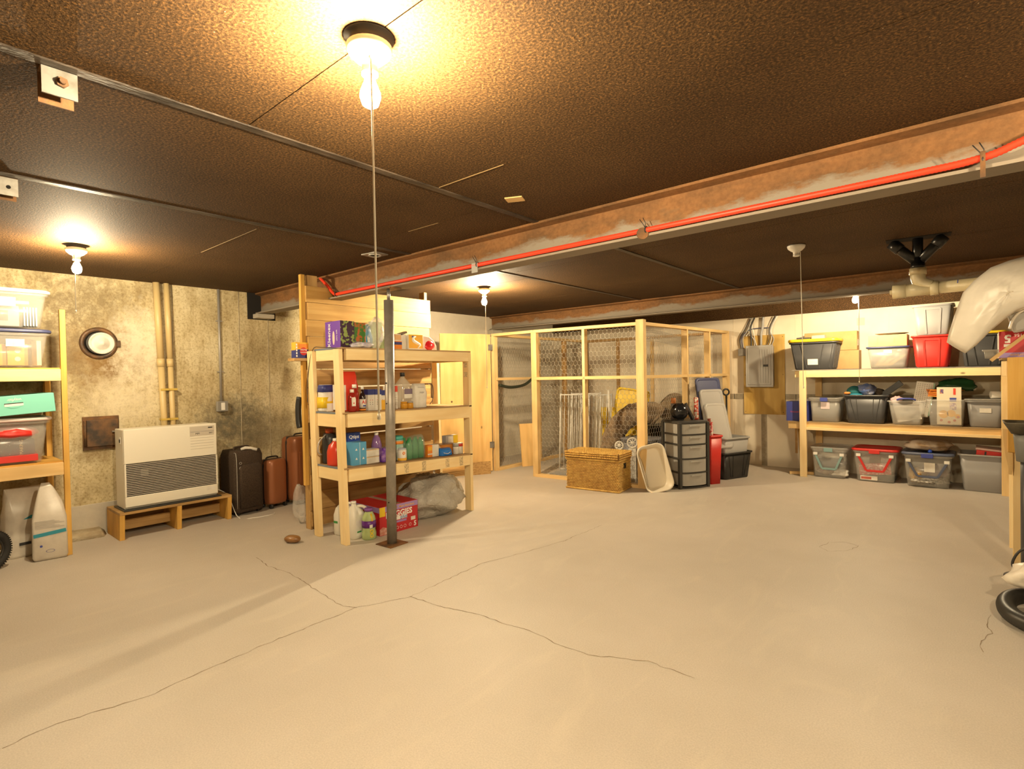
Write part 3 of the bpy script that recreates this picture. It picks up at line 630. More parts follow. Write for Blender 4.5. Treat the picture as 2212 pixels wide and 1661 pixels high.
# ------------------------------------------------------------------ generic containers
def tote(name, label, loc, rz, W, D, H, body, taper=0.86, lid=None, lid_h=0.03, ribs=None, group=None, cat='storage tote', rim=None, lid_over=0.012, rimw=0.015, r=0.045, latch=None, sticker=None, handle=None):
    """open tapering bin; W along local x, D along y, front is -y; optional lid, ribs, sticker, handle"""
    t = thing(name, label, cat, loc, rz, group); th = 0.006
    b = MB().loft([rr(0, 0, W * taper - 0.02, D * taper - 0.02, 0, r * .7), rr(0, 0, W * taper, D * taper, 0.012, r), rr(0, 0, W, D, H, r),
               rr(0, 0, W - 2 * th, D - 2 * th, H, r), rr(0, 0, W * taper - 2 * th, D * taper - 2 * th, 0.016, r)], True).build('bin', body, t)
    def yf(z): return -(D * (taper + (1 - taper) * z / H)) / 2
    def xs(z): return (W * (taper + (1 - taper) * z / H)) / 2
    MB().loft([rr(0, 0, W, D, H - 0.022, r), rr(0, 0, W + 2 * rimw, D + 2 * rimw, H - 0.018, r + rimw), rr(0, 0, W + 2 * rimw, D + 2 * rimw, H, r + rimw), rr(0, 0, W - 2 * th, D - 2 * th, H + 0.001, r)], True, False, False).build('rim', rim or body, t)
    if ribs == 'v':
        for u in (-0.30, -0.12, 0.12, 0.30):
            MB().bar((u * W * taper * 1.1 + (0.02 if u > 0 else -0.02) * 0, yf(0.03) - 0.001, 0.03), (u * W * 0.98, yf(H - 0.03) - 0.001, H - 0.03), 0.010, 0.010, (1, 0, 0)).build('rib', rim or body, t)
    if ribs == 'u':
        for s in (-1, 1):
            for du in (0.0, 0.10):
                MB().bar((s * (0.20 + du * 0.7) * W * taper, yf(0.03), 0.03), (s * (0.20 + du * 1.5) * W, yf(H - 0.04), H - 0.04), 0.006, 0.008, (1, 0, 0)).build('rib', rim or body, t)
            MB().bar((s * 0.20 * W * taper, yf(0.03), 0.03), (s * 0.27 * W * taper, yf(0.03), 0.03), 0.008, 0.006, (0, 1, 0)).build('rib', rim or body, t)
    if ribs == 'p':
        for u in (-0.2, 0.2): MB().bar((u * W * taper, yf(0.02), 0.02), (u * W, yf(H - 0.05), H - 0.05), 0.018, 0.012, (1, 0, 0)).build('rib', rim or body, t)
        MB().bar((-0.2 * W, yf(H - 0.05), H - 0.05), (0.2 * W, yf(H - 0.05), H - 0.05), 0.012, 0.016, (0, 1, 0)).build('rib', rim or body, t)
        for v in (-0.2, 0.2):
            for s in (-1, 1): MB().bar((s * xs(0.02), v * D * taper, 0.02), (s * xs(H - 0.04), v * D, H - 0.04), 0.012, 0.02, (1, 0, 0)).build('rib', rim or body, t)
    if ribs == 's':
        for i in range(6):
            v = -0.4 + 0.16 * i
            MB().bar((xs(0.02), v * D * taper, 0.02), (xs(H - 0.03), v * D, H - 0.03), 0.010, 0.018, (1, 0, 0)).build('rib', rim or body, t)
        for s in (-1, 1): MB().bar((s * 0.16 * W * taper, yf(0.02), 0.02), (s * 0.25 * W, yf(H - 0.03), H - 0.03), 0.010, 0.014, (1, 0, 0)).build('rib', rim or body, t); MB().bar((s * 0.42 * W * taper, yf(0.02), 0.02), (s * 0.44 * W, yf(H - 0.03), H - 0.03), 0.010, 0.014, (1, 0, 0)).build('rib', rim or body, t)
    if lid:
        o_ = lid_over + rimw
        L = MB().loft([rr(0, 0, W + 2 * o_ - .01, D + 2 * o_ - .01, H + 0.0015, r + o_), rr(0, 0, W + 2 * o_, D + 2 * o_, H + 0.008, r + o_), rr(0, 0, W + 2 * o_, D + 2 * o_, H + lid_h * 0.75, r + o_), rr(0, 0, W + 2 * o_ - .02, D + 2 * o_ - .02, H + lid_h, r + o_),
                   rr(0, 0, W - .04, D - .04, H + lid_h, r), rr(0, 0, W - .06, D - .06, H + lid_h - 0.010, r)], True).build('lid', lid, t)
        if latch: MB().obox((0, -D / 2 - o_ - 0.004, H - 0.002), (W * 0.25, 0.012, 0.05)).build('latch', latch, L, bevel=0.004)
    if sticker:
        sx_, sz_, sw, sh, sm = sticker
        y = yf(sz_); MB().obox((sx_, y - 0.002, sz_), (sw, 0.002, sh), (math.atan2(D * (1 - taper) / 2, H), 0, 0)).build('paper_label', sm, t)
    if handle:
        ht, hz0, hz1, hw = handle
        y0, y1 = yf(hz0) - 0.016, yf(hz1) - 0.014
        p = [(-hw * 0.5, y1, hz1), (-hw * 0.26, y0, hz0), (hw * 0.26, y0, hz0), (hw * 0.5, y1, hz1)]
        mb = MB()
        for a, b_ in zip(p, p[1:]): mb.bar(a, b_, 0.010, 0.026, (0, 1, 0))
        mb.build('handle', ht, t, bevel=0.003)
        for s in (-1, 1): MB().obox((s * hw * 0.5, y1, hz1 + 0.012), (0.05, 0.02, 0.035)).build('handle_mount', WHITE, t, bevel=0.004)
    return t
def carton(name, label, cat, loc, size, m, rz=0, group=None, prints=(), bevel=0.002):
    """box standing on its base; +x face is the front; prints: (face, u0, u1, z0, z1, material)"""
    t = thing(name, label, cat, loc, rz, group); X, Y, Z = size
    B(-X / 2, X / 2, -Y / 2, Y / 2, 0, Z).build('box', m, t, bevel=bevel)
    for i, (f, u0, u1, z0, z1, pm) in enumerate(prints):
        e = 0.0006 * (1 + i * 0.35)
        if f == 'x': B(X / 2, X / 2 + e, u0 * Y / 2, u1 * Y / 2, z0 * Z, z1 * Z).build('printed_panel', pm, t)
        elif f == '-y': B(u0 * X / 2, u1 * X / 2, -Y / 2 - e, -Y / 2, z0 * Z, z1 * Z).build('printed_panel', pm, t)
        elif f == 'z': B(u0 * X / 2, u1 * X / 2, z0 * Y / 2, z1 * Y / 2, Z, Z + e).build('printed_panel', pm, t)
    return t
def bag(name, label, cat, loc, size, m, seed, rz=0, pinch=0.45, amt=0.05, prints=(), group=None, flat=0.0):
    """stand-up sack: soft box that closes to a flat seam on top"""
    t = thing(name, label, cat, loc, rz, group); X, Y, Z = size; rn = random.Random(seed); rg = []
    zs = [0, 0.04, 0.2, 0.4, 0.6, 0.75, 0.88, 1.0]
    for z in zs:
        k = 1.0 if z < 0.6 else 1.0 - (z - 0.6) / 0.4 * (1 - pinch)
        kx = (0.93 if z == 0 else 1.0 + 0.06 * math.sin(z * 3.1)) * (k if z < 1 else max(0.06, flat))
        ky = (0.95 if z == 0 else 1.0) * (1.0 if z < 0.6 else 1.0 - (z - 0.6) * 0.25)
        ring = rr(0, 0, X * kx, Y * ky, z * Z, 0.3 * min(X * kx, Y * ky), 4)
        rg.append([p + Vector((rn.uniform(-1, 1), rn.uniform(-1, 1), 0)) * amt * X * (0.3 if z == 0 else 1) * (0.25 if z == 1 else 1) for p in ring])
    MB().loft(rg, True).build('sack', m, t)
    for (u0, u1, z0, z1, pm) in prints:
        MB().loft([[(X * 0.5 * 1.07, y * Y / 2, z * Z) for y, z in ((u0, z0), (u1, z0), (u1, z1), (u0, z1))], [(X * 0.5 * 1.07 + 0.002, y * Y / 2, z * Z) for y, z in ((u0, z0), (u1, z0), (u1, z1), (u0, z1))]], False).build('printed_panel', pm, t)
    return t
def crumple(name, label, cat, loc, size, m, seed, amt=0.25, seg=26, rings=16, rz=0, group=None):
    f1 = lump(seed, amt); rn = random.Random(seed)
    fn = lambda d: f1(d) * (1 + rn.uniform(-0.05, 0.05))
    mb = MB().sphere((0, 0, 0), 1.0, seg, rings, (size[0] / 2, size[1] / 2, size[2] / 2), fn)
    zmin = min(v[2] for v in mb.v); cut = zmin + size[2] * 0.10
    mb.v = [(x, y, max(z, cut) - cut) for x, y, z in mb.v]
    o = mb.build(name, m, None, loc, rz); tag(o, label, cat, group); return o
def bottle(name, label, cat, loc, prof, m, cap=None, band=None, sx=1, sy=1, rz=0, group=None, grip=None):
    t = thing(name, label, cat, loc, rz, group)
    MB().lathe(prof, n=20, sx=sx, sy=sy).build('bottle', m, t)
    if cap: MB().lathe(cap[0], n=16).build('cap', cap[1], t)
    if band: MB().lathe([(band[0], band[1]), (band[0], band[2])], n=20, sx=sx, sy=sy).build('wrap_label', band[3], t)
    if grip: MB().tube(smooth_path(grip[0], 4), grip[1], 8).build('grip', grip[2], t)
    return t

# ------------------------------------------------------------------ left storage shelf
t = thing('storage_shelf', 'yellow-stained timber storage shelf at the left frame edge', 'shelf', (-5.95, 0.25, 0))
B(0.255, 0.295, 0.69, 0.728, 0, 2.01).build('post', GOLD['z'], t, bevel=0.003)
B(-0.30, -0.21, 0.66, 0.70, 0, 1.50).build('post', GOLD['z'], t, bevel=0.003)
B(0.255, 0.295, -1.25, -1.21, 0, 2.01).build('post', GOLD['z'], t, bevel=0.003)
B(-0.30, -0.21, -1.25, -1.21, 0, 1.5).build('post', GOLD['z'], t, bevel=0.003)
for z0, z1, mm in ((1.43, 1.525, PALE), (0.665, 0.765, PINE)):
    B(0.25, 0.288, -1.25, 0.69, z0, z1).build('front_board', mm['y'], t, bevel=0.003)
    B(-0.29, -0.25, -1.25, 0.66, z0, z1).build('back_board', mm['y'], t)
    B(-0.21, 0.25, 0.62, 0.658, z0, z1).build('end_board', mm['x'], t)
    B(-0.29, 0.25, -1.25, 0.69, z1, z1 + 0.012).build('deck', GOLD['y'], t)
ZL1, ZL2 = 1.538, 0.778
tote('clear_tote', 'clear tote with white lid, top of the left shelf stack', (-5.915, 0.615, ZL1 + 0.315), R(90), 0.52, 0.42, 0.275, CL_W, lid=WHITE, sticker=(0.02, 0.20, 0.10, 0.07, PAPER))
tote('clear_tote', 'clear tote with blue lid under the white-lidded tote', (-5.915, 0.615, ZL1), R(90), 0.52, 0.42, 0.275, CL_W, lid=NAVY, sticker=(0.06, 0.195, 0.11, 0.06, PAPER))
tote('clear_tote', 'clear tote of red holiday goods under the mint box', (-5.915, 0.595, ZL2), R(90), 0.53, 0.42, 0.335, CL_W, lid=mat('pale_pink_lid', (0.72, 0.60, 0.58), 0.4))
# contents
carton('picture_book_box', 'white printed box inside the white-lidded tote', 'box', (-5.80, 0.58, ZL1 + 0.33), (0.06, 0.26, 0.16), mat('dull_paper', (0.45, 0.43, 0.42), 0.6), prints=(('x', -0.6, 0.5, 0.25, 0.75, mat('dark_print', (0.12, 0.06, 0.05), 0.5, c2=(0.45, 0.06, 0.04), scale=18)),))
for i in range(5): carton('paper_folder', ('first', 'second', 'third', 'fourth', 'fifth')[i] + ' grey folder from the left in white-lidded tote', 'folder', (-5.80, 0.735 + 0.018 * i, ZL1 + 0.33), (0.16, 0.012, 0.15), GREYP, group='folders in the upper clear tote')
carton('photo_frame', 'pale flat frame lying inside the white-lidded tote', 'frame', (-5.87, 0.60, ZL1 + 0.505), (0.24, 0.34, 0.025), PAPER)
for i in range(2):
    c = carton('orange_carton', 'orange carton with white discs, %s of two in blue-lidded tote' % ('left' if i == 0 else 'right'), 'carton', (-5.86, 0.565 + 0.128 * i, ZL1 + 0.02), (0.20, 0.122, 0.165), AMBER, group='orange cartons')
    for z in (0.05, 0.115): MB().cyl((0.1, 0, z), (0.101, 0, z), 0.018, n=18).build('printed_disc', WINK, c)
    B(0.1, 0.1008, 0.04, 0.061, 0, 0.16).build('printed_edge', ORNG, c)
carton('white_book', 'thin white booklet standing beside the orange cartons', 'book', (-5.82, 0.815, ZL1 + 0.02), (0.10, 0.03, 0.20), PAPER, rz=R(10))
c = carton('gift_box', 'dark navy box with snowflake print and MAKING lettering', 'box', (-5.79, 0.595, ZL2 + 0.075), (0.10, 0.36, 0.115), mat('night_print', (0.03, 0.035, 0.06), 0.5), prints=())
text('MAKING', 0.030, mat('gold_ink', (0.75, 0.55, 0.25), 0.4), c, (0.0512, 0.10, 0.058), (1, 0, 0), (0, -1, 0)); rn = random.Random(4)
for i in range(22): MB().cyl((0.05, rn.uniform(-0.17, 0.06), rn.uniform(0.01, 0.105)), (0.0508, 0, 0), 0.001, n=4) if False else None
mbs = MB()
for i in range(26):
    y, z = rn.uniform(-0.17, 0.07), rn.uniform(0.008, 0.107); s_ = rn.choice((0.0015, 0.002, 0.005))
    mbs.box(0.05, 0.0507, y - s_, y + s_, z - s_ * .3, z + s_ * .3); mbs.box(0.05, 0.0507, y - s_ * .3, y + s_ * .3, z - s_, z + s_)
mbs.build('snow_print', WINK, c)
crumple('red_cloth', 'bright red folded cloth lying above the snowflake box', 'cloth', (-5.83, 0.63, ZL2 + 0.20), (0.30, 0.34, 0.10), RED, 11, 0.1)
carton('red_carton', 'flat red carton at the bottom of the holiday tote', 'carton', (-5.80, 0.62, ZL2 + 0.02), (0.18, 0.34, 0.05), RED)
c = thing('mint_box', 'mint green cardboard carry box with slot handle on tote', 'box', (-5.87, 0.60, ZL2 + 0.388), R(0)); c.rotation_euler = (R(4), 0, 0)
B(-0.22, 0.22, -0.36, 0.30, 0.0, 0.15).build('box', MINT, c, bevel=0.004)
B(0.22, 0.222, 0.0, 0.11, 0.07, 0.09).build('handle_slot', WINK, c); B(0.22, 0.2225, 0.0, 0.11, 0.088, 0.094).build('slot_shadow', DARK, c)
MB().prism([(0.01, 0.07), (0.10, 0.07), (0.075, 0.055), (0.035, 0.055)], 'x', 0.22, 0.223).build('slot_flap', MINT, c)
text('wayfair', 0.030, WINK, c, (0.2205, 0.06, 0.118), (1, 0, 0), (0, 0, -1))
# bags on the floor below
BAGW = mat('white_sack', (0.66, 0.61, 0.53), 0.3, c2=(0.58, 0.53, 0.46), scale=10)
t = thing('litter_sack', 'white plastic sack with teal stripe under left shelf', 'sack', (-5.70, 0.845, 0), R(-8))
MB().loft([rr(0, 0, 0.12, 0.20, 0, 0.02, 4), rr(0, 0, 0.155, 0.22, 0.03, 0.02, 4), rr(0, 0, 0.15, 0.215, 0.33, 0.02, 4), rr(-0.005, 0, 0.10, 0.17, 0.45, 0.02, 4), rr(-0.01, -0.015, 0.035, 0.09, 0.57, 0.01, 4), rr(-0.01, -0.02, 0.012, 0.05, 0.61, 0.004, 4)]).build('sack', BAGW, t)
MB().obox((0.0775, 0.0, 0.215), (0.002, 0.20, 0.028), (R(6), 0, 0)).build('teal_stripe', mat('teal_ink', (0.03, 0.28, 0.38), 0.4), t)
for i in range(6): B(0.0765, 0.0778, -0.09, 0.09 - 0.03 * (i % 3), 0.26 + 0.011 * i, 0.263 + 0.011 * i).build('print_line', mat('grey_ink', (0.42, 0.40, 0.38), 0.5), t)
MB().torus((0.0785, 0.0, 0.075), 0.02, 0.0012, 24, 4, MX, 0.6, 1.3).build('printed_ring', BLUE, t); MB().cyl((0.078, -0.055, 0.12), (0.0792, -0.055, 0.12), 0.009, n=14).build('printed_dot', BLUE, t)
bag('feed_sack', 'crumpled white sack standing behind the teal-striped sack', 'sack', (-5.98, 0.74, 0), (0.16, 0.30, 0.56), BAGW, 8, R(10), 0.4, 0.05, prints=((-0.6, 0.1, 0.55, 0.60, mat('teal_ink', (0, 0, 0))), (-0.5, 0.0, 0.18, 0.22, INK)))
# small bicycle wheel at the frame edge
t = thing('balance_bike', 'small bike with black tyre and white spoke reflector', 'bicycle', (-5.64, 0.485, 0.152), R(35))
MY = Euler((R(90), 0, 0)).to_matrix(); MXX = Euler((0, R(90), 0)).to_matrix()
MB().torus((0, 0, 0), 0.125, 0.027, 48, 12, MXX).build('tyre', mat('tyre_rubber', (0.02, 0.019, 0.018), 0.75, bump=0.3, bscale=90), t)
mbt = MB()
for i in range(54):
    a = 2 * math.pi * i / 54
    for s in (-1, 1): mbt.obox((s * 0.010, 0.150 * math.cos(a), 0.150 * math.sin(a)), (0.018, 0.009, 0.008), (a - R(90) + R(90), 0, 0))
mbt.build('tread', BLACK, t)['kind'] = 'stuff'
MB().torus((0, 0, 0), 0.098, 0.008, 40, 8, MXX).build('wheel_rim', BLACK, t)
MB().cyl((-0.035, 0, 0), (0.035, 0, 0), 0.016).build('hub', BLACK, t)
for i in range(16):
    a = 2 * math.pi * i / 16; MB().cyl((0.012 * (-1) ** i, 0.014 * math.cos(a), 0.014 * math.sin(a)), (0, 0.097 * math.cos(a + 0.2), 0.097 * math.sin(a + 0.2)), 0.0013, n=5).build('spoke', STEELP, t)
MB().obox((0.012, 0.045, -0.04), (0.004, 0.018, 0.075), (R(-25), 0, 0)).build('reflector', PAPER, t, bevel=0.002)
for s in (-1, 1): MB().tube([(s * 0.045, 0, 0), (s * 0.045, -0.06, 0.18), (s * 0.02, -0.12, 0.34)], 0.010, 8).build('fork_leg', GREY, t)
MB().tube([(0, -0.12, 0.33), (0, -0.17, 0.48)], 0.014, 8).build('steerer', GREY, t); MB().tube([(-0.2, -0.17, 0.48), (0.2, -0.17, 0.48)], 0.011, 8).build('handlebar', BLACK, t)
MB().tube([(0, -0.14, 0.38), (0, -0.35, 0.22), (0, -0.5, 0.2)], 0.016, 8).build('frame', RED, t)

# ------------------------------------------------------------------ plank partition behind the pantry shelf
XP = -4.72
t = thing('plank_partition', 'rough horizontal plank partition behind the pantry shelf', 'partition', (XP, 3.29, 0))
zz = 0.03; i = 0; hs = [0.15, 0.17, 0.16, 0.17, 0.155, 0.14, 0.165, 0.15, 0.16, 0.14, 0.155, 0.15, 0.16, 0.15, 0.13]
gaps = {4: 0.012, 7: 0.014, 8: 0.010}
rn = random.Random(5)
while zz < 2.25 and i < len(hs):
    h = hs[i]; y0 = -0.72 + rn.uniform(-0.01, 0.012); y1 = 0.765 + rn.uniform(-0.02, 0.01)
    z1 = min(zz + h, 2.30 if i < 13 else 2.30)
    MB().loft([[(-0.012, y0, zz), (0.010 + rn.uniform(-.003, .003), y0, zz), (0.010, y0, z1), (-0.012, y0, z1)], [(-0.012, y1, zz + rn.uniform(-.006, .006)), (0.010, y1, zz + rn.uniform(-.004, .004)), (0.010, y1, z1 + rn.uniform(-.004, .0)), (-0.012, y1, z1)]], False).build('plank', NEWB if i >= 10 else OLDW['y'], t, bevel=0.002)
    zz = z1 + gaps.get(i, 0.003); i += 1
B(-0.05, -0.012, -0.765, -0.725, 0.42, 2.375).build('stud', GOLD['z'], t, bevel=0.002)
B(-0.045, 0.012, -0.722, -0.684, 0.0, 2.28).build('stud', GOLD['z'], t, bevel=0.002) if False else B(-0.10, -0.012, -0.722, -0.684, 0.0, 2.16).build('stud', OLDW['z'], t, bevel=0.002)
B(-0.10, -0.012, 0.70, 0.74, 0.20, 2.36).build('stud', OLDW['z'], t, bevel=0.002)
B(-0.05, -0.012, -0.70, -0.60, 2.05, 2.375).build('top_block', OLDW['z'], t)
B(-0.10, 0.02, -0.86, -0.69, 1.575, 1.60).build('ledge', OLDW['y'], t)
c = carton('baking_soda_box', 'orange and navy baking soda box at the partition edge', 'box', (XP - 0.035, 2.515, 1.601), (0.075, 0.125, 0.145), AMBER, prints=(('x', -1, 1, 0.0, 0.55, mat('deep_blue', (0.03, 0.04, 0.20), 0.5)), ('-y', -1, 1, 0.0, 0.5, mat('deep_blue', (0, 0, 0))), ('x', -0.5, 0.9, 0.62, 0.9, ORNG)))
MB().cyl((0.038, 0.015, 0.062), (0.0395, 0.015, 0.062), 0.036, n=24).build('emblem', RED, c)
text('ARM&', 0.024, WINK, c, (0.0402, 0.015, 0.076), (1, 0, 0), (0, 0, 1)); text('HAMMER', 0.017, WINK, c, (0.0402, 0.015, 0.052), (1, 0, 0), (0, 0, 1))
for i in range(5): B(0.0376, 0.0388, -0.058, -0.045, 0.01 + i * 0.026, 0.028 + i * 0.026).build('white_mark', WINK, c)
crumple('plastic_bag', 'crumpled clear plastic bag hanging behind the partition edge', 'bag', (-5.02, 2.62, 0.0), (0.13, 0.13, 0.42), FILM, 21, 0.25)
o = MB().tube(smooth_path([(-4.85, 2.545, 0.95), (-4.86, 2.54, 1.02), (-4.86, 2.54, 1.15), (-4.85, 2.55, 1.24)], 4), 0.028, 10).build('black_strap_roll', BLACK, None); tag(o, 'rolled black strap hung on the partition stud', 'strap')

# ------------------------------------------------------------------ pantry shelf
FX = -4.03                                     # front plane
def z2(y): return 1.118 - 0.010 * (y - 2.53)
def z3(y): return 0.650 - 0.036 * (y - 2.53)
ZT = 1.668
t = thing('pantry_shelf', 'pale pine three-tier pantry shelf full of groceries', 'shelf', (FX, 2.5, 0))
def leg(x, y, dx=0.0, dy=0.0, top=1.655):
    MB().loft([[(x - 0.089, y, 0), (x, y, 0), (x, y + 0.038, 0), (x - 0.089, y + 0.038, 0)], [(x - 0.089 + dx, y + dy, top), (x + dx, y + dy, top), (x + dx, y + 0.038 + dy, top), (x - 0.089 + dx, y + 0.038 + dy, top)]], False).build('leg', PALE['z'], t, bevel=0.003)
leg(0.0, 0.0, -0.02, -0.02); leg(-0.42, -0.005, -0.02, -0.02); leg(0.0, 1.475); leg(-0.61, 1.60, -0.03, 0.0)
def tier(zf, bh, th):
    for nm, xa, xb, ya, yb in (('front_board', -0.019, -0.019, 0.04, 1.475), ('back_board', -0.44, -0.60, 0.04, 1.60)):
        MB().bar((xa, ya, zf(2.5 + ya) - th - bh / 2), (xb, yb, zf(2.5 + yb) - th - bh / 2), 0.038, bh).build(nm, PALE['y'], t, bevel=0.003)
    za = zf(2.5) - th - bh / 2; zb = zf(4.0) - th - bh / 2
    MB().bar((-0.42, 0.019, za), (-0.089, 0.019, za), 0.038, bh).build('end_board', PALE['x'], t, bevel=0.003)
    MB().bar((-0.60, 1.50, zb), (-0.03, 1.46, zb), 0.038, bh).build('end_board', PALE['x'], t, bevel=0.003)
    a = [(-0.47, 0.0), (0.0, 0.0), (0.0, 1.51), (-0.60, 1.56)]
    MB().loft([[(x, y, zf(2.5 + y) - th) for x, y in a], [(x, y, zf(2.5 + y)) for x, y in a]], False).build('deck', PLYD, t)
    MB().bar((-0.44, -0.001, zf(2.5) - th / 2), (-0.09, -0.001, zf(2.5) - th / 2), 0.004, th + 0.004).build('blue_liner_edge', mat('blue_liner', (0.17, 0.20, 0.24), 0.5), t)
tier(lambda y: ZT, 0.095, 0.012); tier(z2, 0.115, 0.012); tier(z3, 0.105, 0.012)
MB().tube(smooth_path([(-0.02, 0.0, 1.655), (-0.3, -0.01, 1.68), (-0.44, -0.02, 1.66), (-0.52, -0.03, 1.4), (-0.51, -0.04, 1.2)], 4), 0.004, 6).build('hanging_cord', mat('dark_cord', (0.10, 0.07, 0.04), 0.7), t)
for (y, z) in ((0.62, 0), (0.83, 0), (1.13, 0), (1.32, 0)): 
    zc = z3(2.5 + y) - 0.064; B(-0.0005, 0.0006, y, y + 0.05, zc - 0.045, zc + 0.045).build('grade_stamp', mat('stamp_ink', (0.48, 0.36, 0.20), 0.6, c2=(0.75, 0.58, 0.32), scale=60, lo=0.45, hi=0.55), t)
for z in (1.50, 1.40): B(-0.07, -0.02, 1.4740, 1.4748, z, z + 0.05).build('grade_stamp', mat('stamp_ink', (0, 0, 0)), t)

FLORAL = mat('dark_floral_print', (0.05, 0.02, 0.05), 0.5, c2=(0.28, 0.36, 0.10), scale=26, lo=0.52, hi=0.56, detail=1)
GARDEN = mat('green_garden_print', (0.05, 0.18, 0.03), 0.5, c2=(0.45, 0.12, 0.03), scale=22, lo=0.5, hi=0.6, detail=2)
# --- top tier
c = carton('tissue_carton', 'purple tissue box carton with white lettering on end', 'tissue box', (-4.25, 2.62, ZT), (0.24, 0.14, 0.235), PURP, prints=(('x', -0.98, 0.98, 0.0, 1.0, FLORAL),))
text('Kleenex', 0.062, WINK, c, (-0.055, -0.0712, 0.115), (0, -1, 0), (-1, 0, 0), bold=0.0008); text('ultra soft', 0.026, WINK, c, (0.065, -0.0712, 0.11), (0, -1, 0), (-1, 0, 0))
MB().sphere((0.015, -0.0708, 0.09), 0.02, 12, 8, (0.9, 0.06, 3.0)).build('feather_print', mat('pale_peach', (0.85, 0.62, 0.50), 0.5), c)
c = carton('tissue_carton', 'green flowered tissue box next to the purple carton', 'tissue box', (-4.25, 2.752, ZT), (0.22, 0.115, 0.228), GARDEN)
crumple('plastic_bag', 'crinkled clear plastic bag leaning on green tissue box', 'bag', (-4.13, 2.90, ZT), (0.16, 0.20, 0.23), FILM, 5, 0.35)
crumple('plastic_packet', 'flat shiny pale packet lying before the tissue boxes', 'packet', (-4.10, 2.73, ZT), (0.12, 0.20, 0.06), mat('silver_lilac', (0.45, 0.42, 0.55), 0.25, c2=(0.7, 0.66, 0.62), scale=20), 6, 0.25)
c = bag('snack_bag', 'light green snack bag with blue oval label', 'bag', (-4.26, 3.0, ZT), (0.09, 0.15, 0.26), mat('light_green_film', (0.50, 0.62, 0.28), 0.3), 31, 0, 0.4, 0.03)
MB().lathe([(0.022, 0.0), (0.022, 0.003)], (0.05, 0.02, 0.09), M=MX, n=20, sy=0.7).build('oval_label', BLUE, c)
text('BAKED', 0.03, RED, c, (0.0535, 0.03, 0.165), (1, 0, 0), (0, -1, 0))
crumple('blue_packet', 'small blue packet poking from clear plastic bag', 'packet', (-4.24, 2.9, ZT + 0.0), (0.06, 0.10, 0.25), mat('sky_blue', (0.03, 0.30, 0.62), 0.3), 9, 0.15)
c = carton('snack_carton', 'orange and white carton with navy stripe beside post', 'carton', (-4.22, 3.20, ZT), (0.12, 0.15, 0.15), PAPER, prints=(('x', -1, 0.3, 0.05, 0.55, ORNG), ('x', -1, 0.3, 0.32, 0.5, mat('deep_blue', (0, 0, 0))), ('x', -1, 0.2, 0.62, 0.95, mat('peach', (0.75, 0.45, 0.22), 0.5))))
MB().obox((0.03, 0.05, 0.16), (0.06, 0.08, 0.02), (0.3, 0, 0)).build('brown_tab', mat('taupe', (0.22, 0.17, 0.12), 0.6), c)
c = carton('napkin_pack', 'yellow napkin pack with white swirl on top tier', 'napkin pack', (-4.22, 3.375, ZT), (0.16, 0.175, 0.15), PAPER, prints=(('x', -0.98, 0.98, 0.12, 1.0, AMBER),))
MB().tube(smooth_path([(0.081, 0.02, 0.02), (0.081, 0.05, 0.05), (0.081, 0.01, 0.07), (0.081, -0.03, 0.09), (0.081, -0.03, 0.12), (0.081, 0.0, 0.13)], 4), [0.004 + 0.012 * math.sin(q / 20 * 3.14) for q in range(21)], 8).build('white_swirl', WINK, c)
MB().lathe([(0.014, 0), (0.014, 0.003)], (0.081, -0.035, 0.128), M=MX, n=18, sx=0.7).build('blue_oval', BLUE, c)
t = thing('paper_plate_pack', 'domed wrapped pack of red and white plates', 'pack', (-4.22, 3.56, ZT))
MB().loft([[(x, -0.09, 0.0), (x, 0.09, 0.0), (x, 0.09, 0.05), (x, 0.06, 0.10), (x, 0.0, 0.14), (x, -0.09, 0.15)] for x in (-0.07, 0.07)], False).build('wrapper', mat('pink_wrap', (0.78, 0.62, 0.56), 0.25), t, bevel=0.01)
MB().sphere((0.055, 0.0, 0.052), 0.05, 14, 10, (0.6, 1.6, 1.0), lump(2, 0.1)).build('red_contents', mat('red_gloss', (0.60, 0.02, 0.03), 0.2), t)
crumple('bread_bag', 'brown paper-topped bag standing behind clear plastic bag', 'bag', (-4.42, 2.98, ZT), (0.10, 0.22, 0.27), CARDL, 77, 0.12)

# --- second tier
def on2(y): return z2(y) + 0.001
BX = -4.13
c = bag('flour_bag', 'yellow and white flour bag with blue top', 'bag', (BX - 0.10, 2.43, on2(2.43)), (0.12, 0.12, 0.235), PAPER, 41, 0, 0.7, 0.03, flat=0.5)
MB().loft([rr(0, 0, 0.128, 0.128, 0.03, 0.03), rr(0, 0, 0.128, 0.128, 0.125, 0.03)]).build('yellow_band', YELL, c); MB().loft([rr(0, 0, 0.126, 0.124, 0.17, 0.03), rr(0, 0, 0.11, 0.11, 0.232, 0.03)]).build('blue_band', mat('deep_blue', (0, 0, 0)), c)
B(0.05, 0.066, -0.03, 0.03, 0.0, 0.07).build('white_cross', WINK, c)
c.location.y = 2.56; c.location.x = -4.40
c = bag('rice_bag', 'tall red bag with white label panel on second tier', 'bag', (-4.25, 2.67, on2(2.67)), (0.11, 0.19, 0.35), mat('red_film', (0.68, 0.05, 0.025), 0.35), 42, R(-5), 0.6, 0.04, prints=((-0.9, -0.35, 0.03, 0.66, PAPER),))
B(-0.045, 0.04, -0.103, -0.097, 0.015, 0.235).build('white_panel', PAPER, c)
KET = mat('ketchup_red', (0.30, 0.018, 0.010), 0.12)
kp = [(0.030, 0), (0.036, 0.008), (0.036, 0.05), (0.031, 0.075), (0.034, 0.13), (0.033, 0.165), (0.018, 0.195), (0.016, 0.205)]
kc = [(0.020, 0.203), (0.020, 0.232), (0.017, 0.236)]
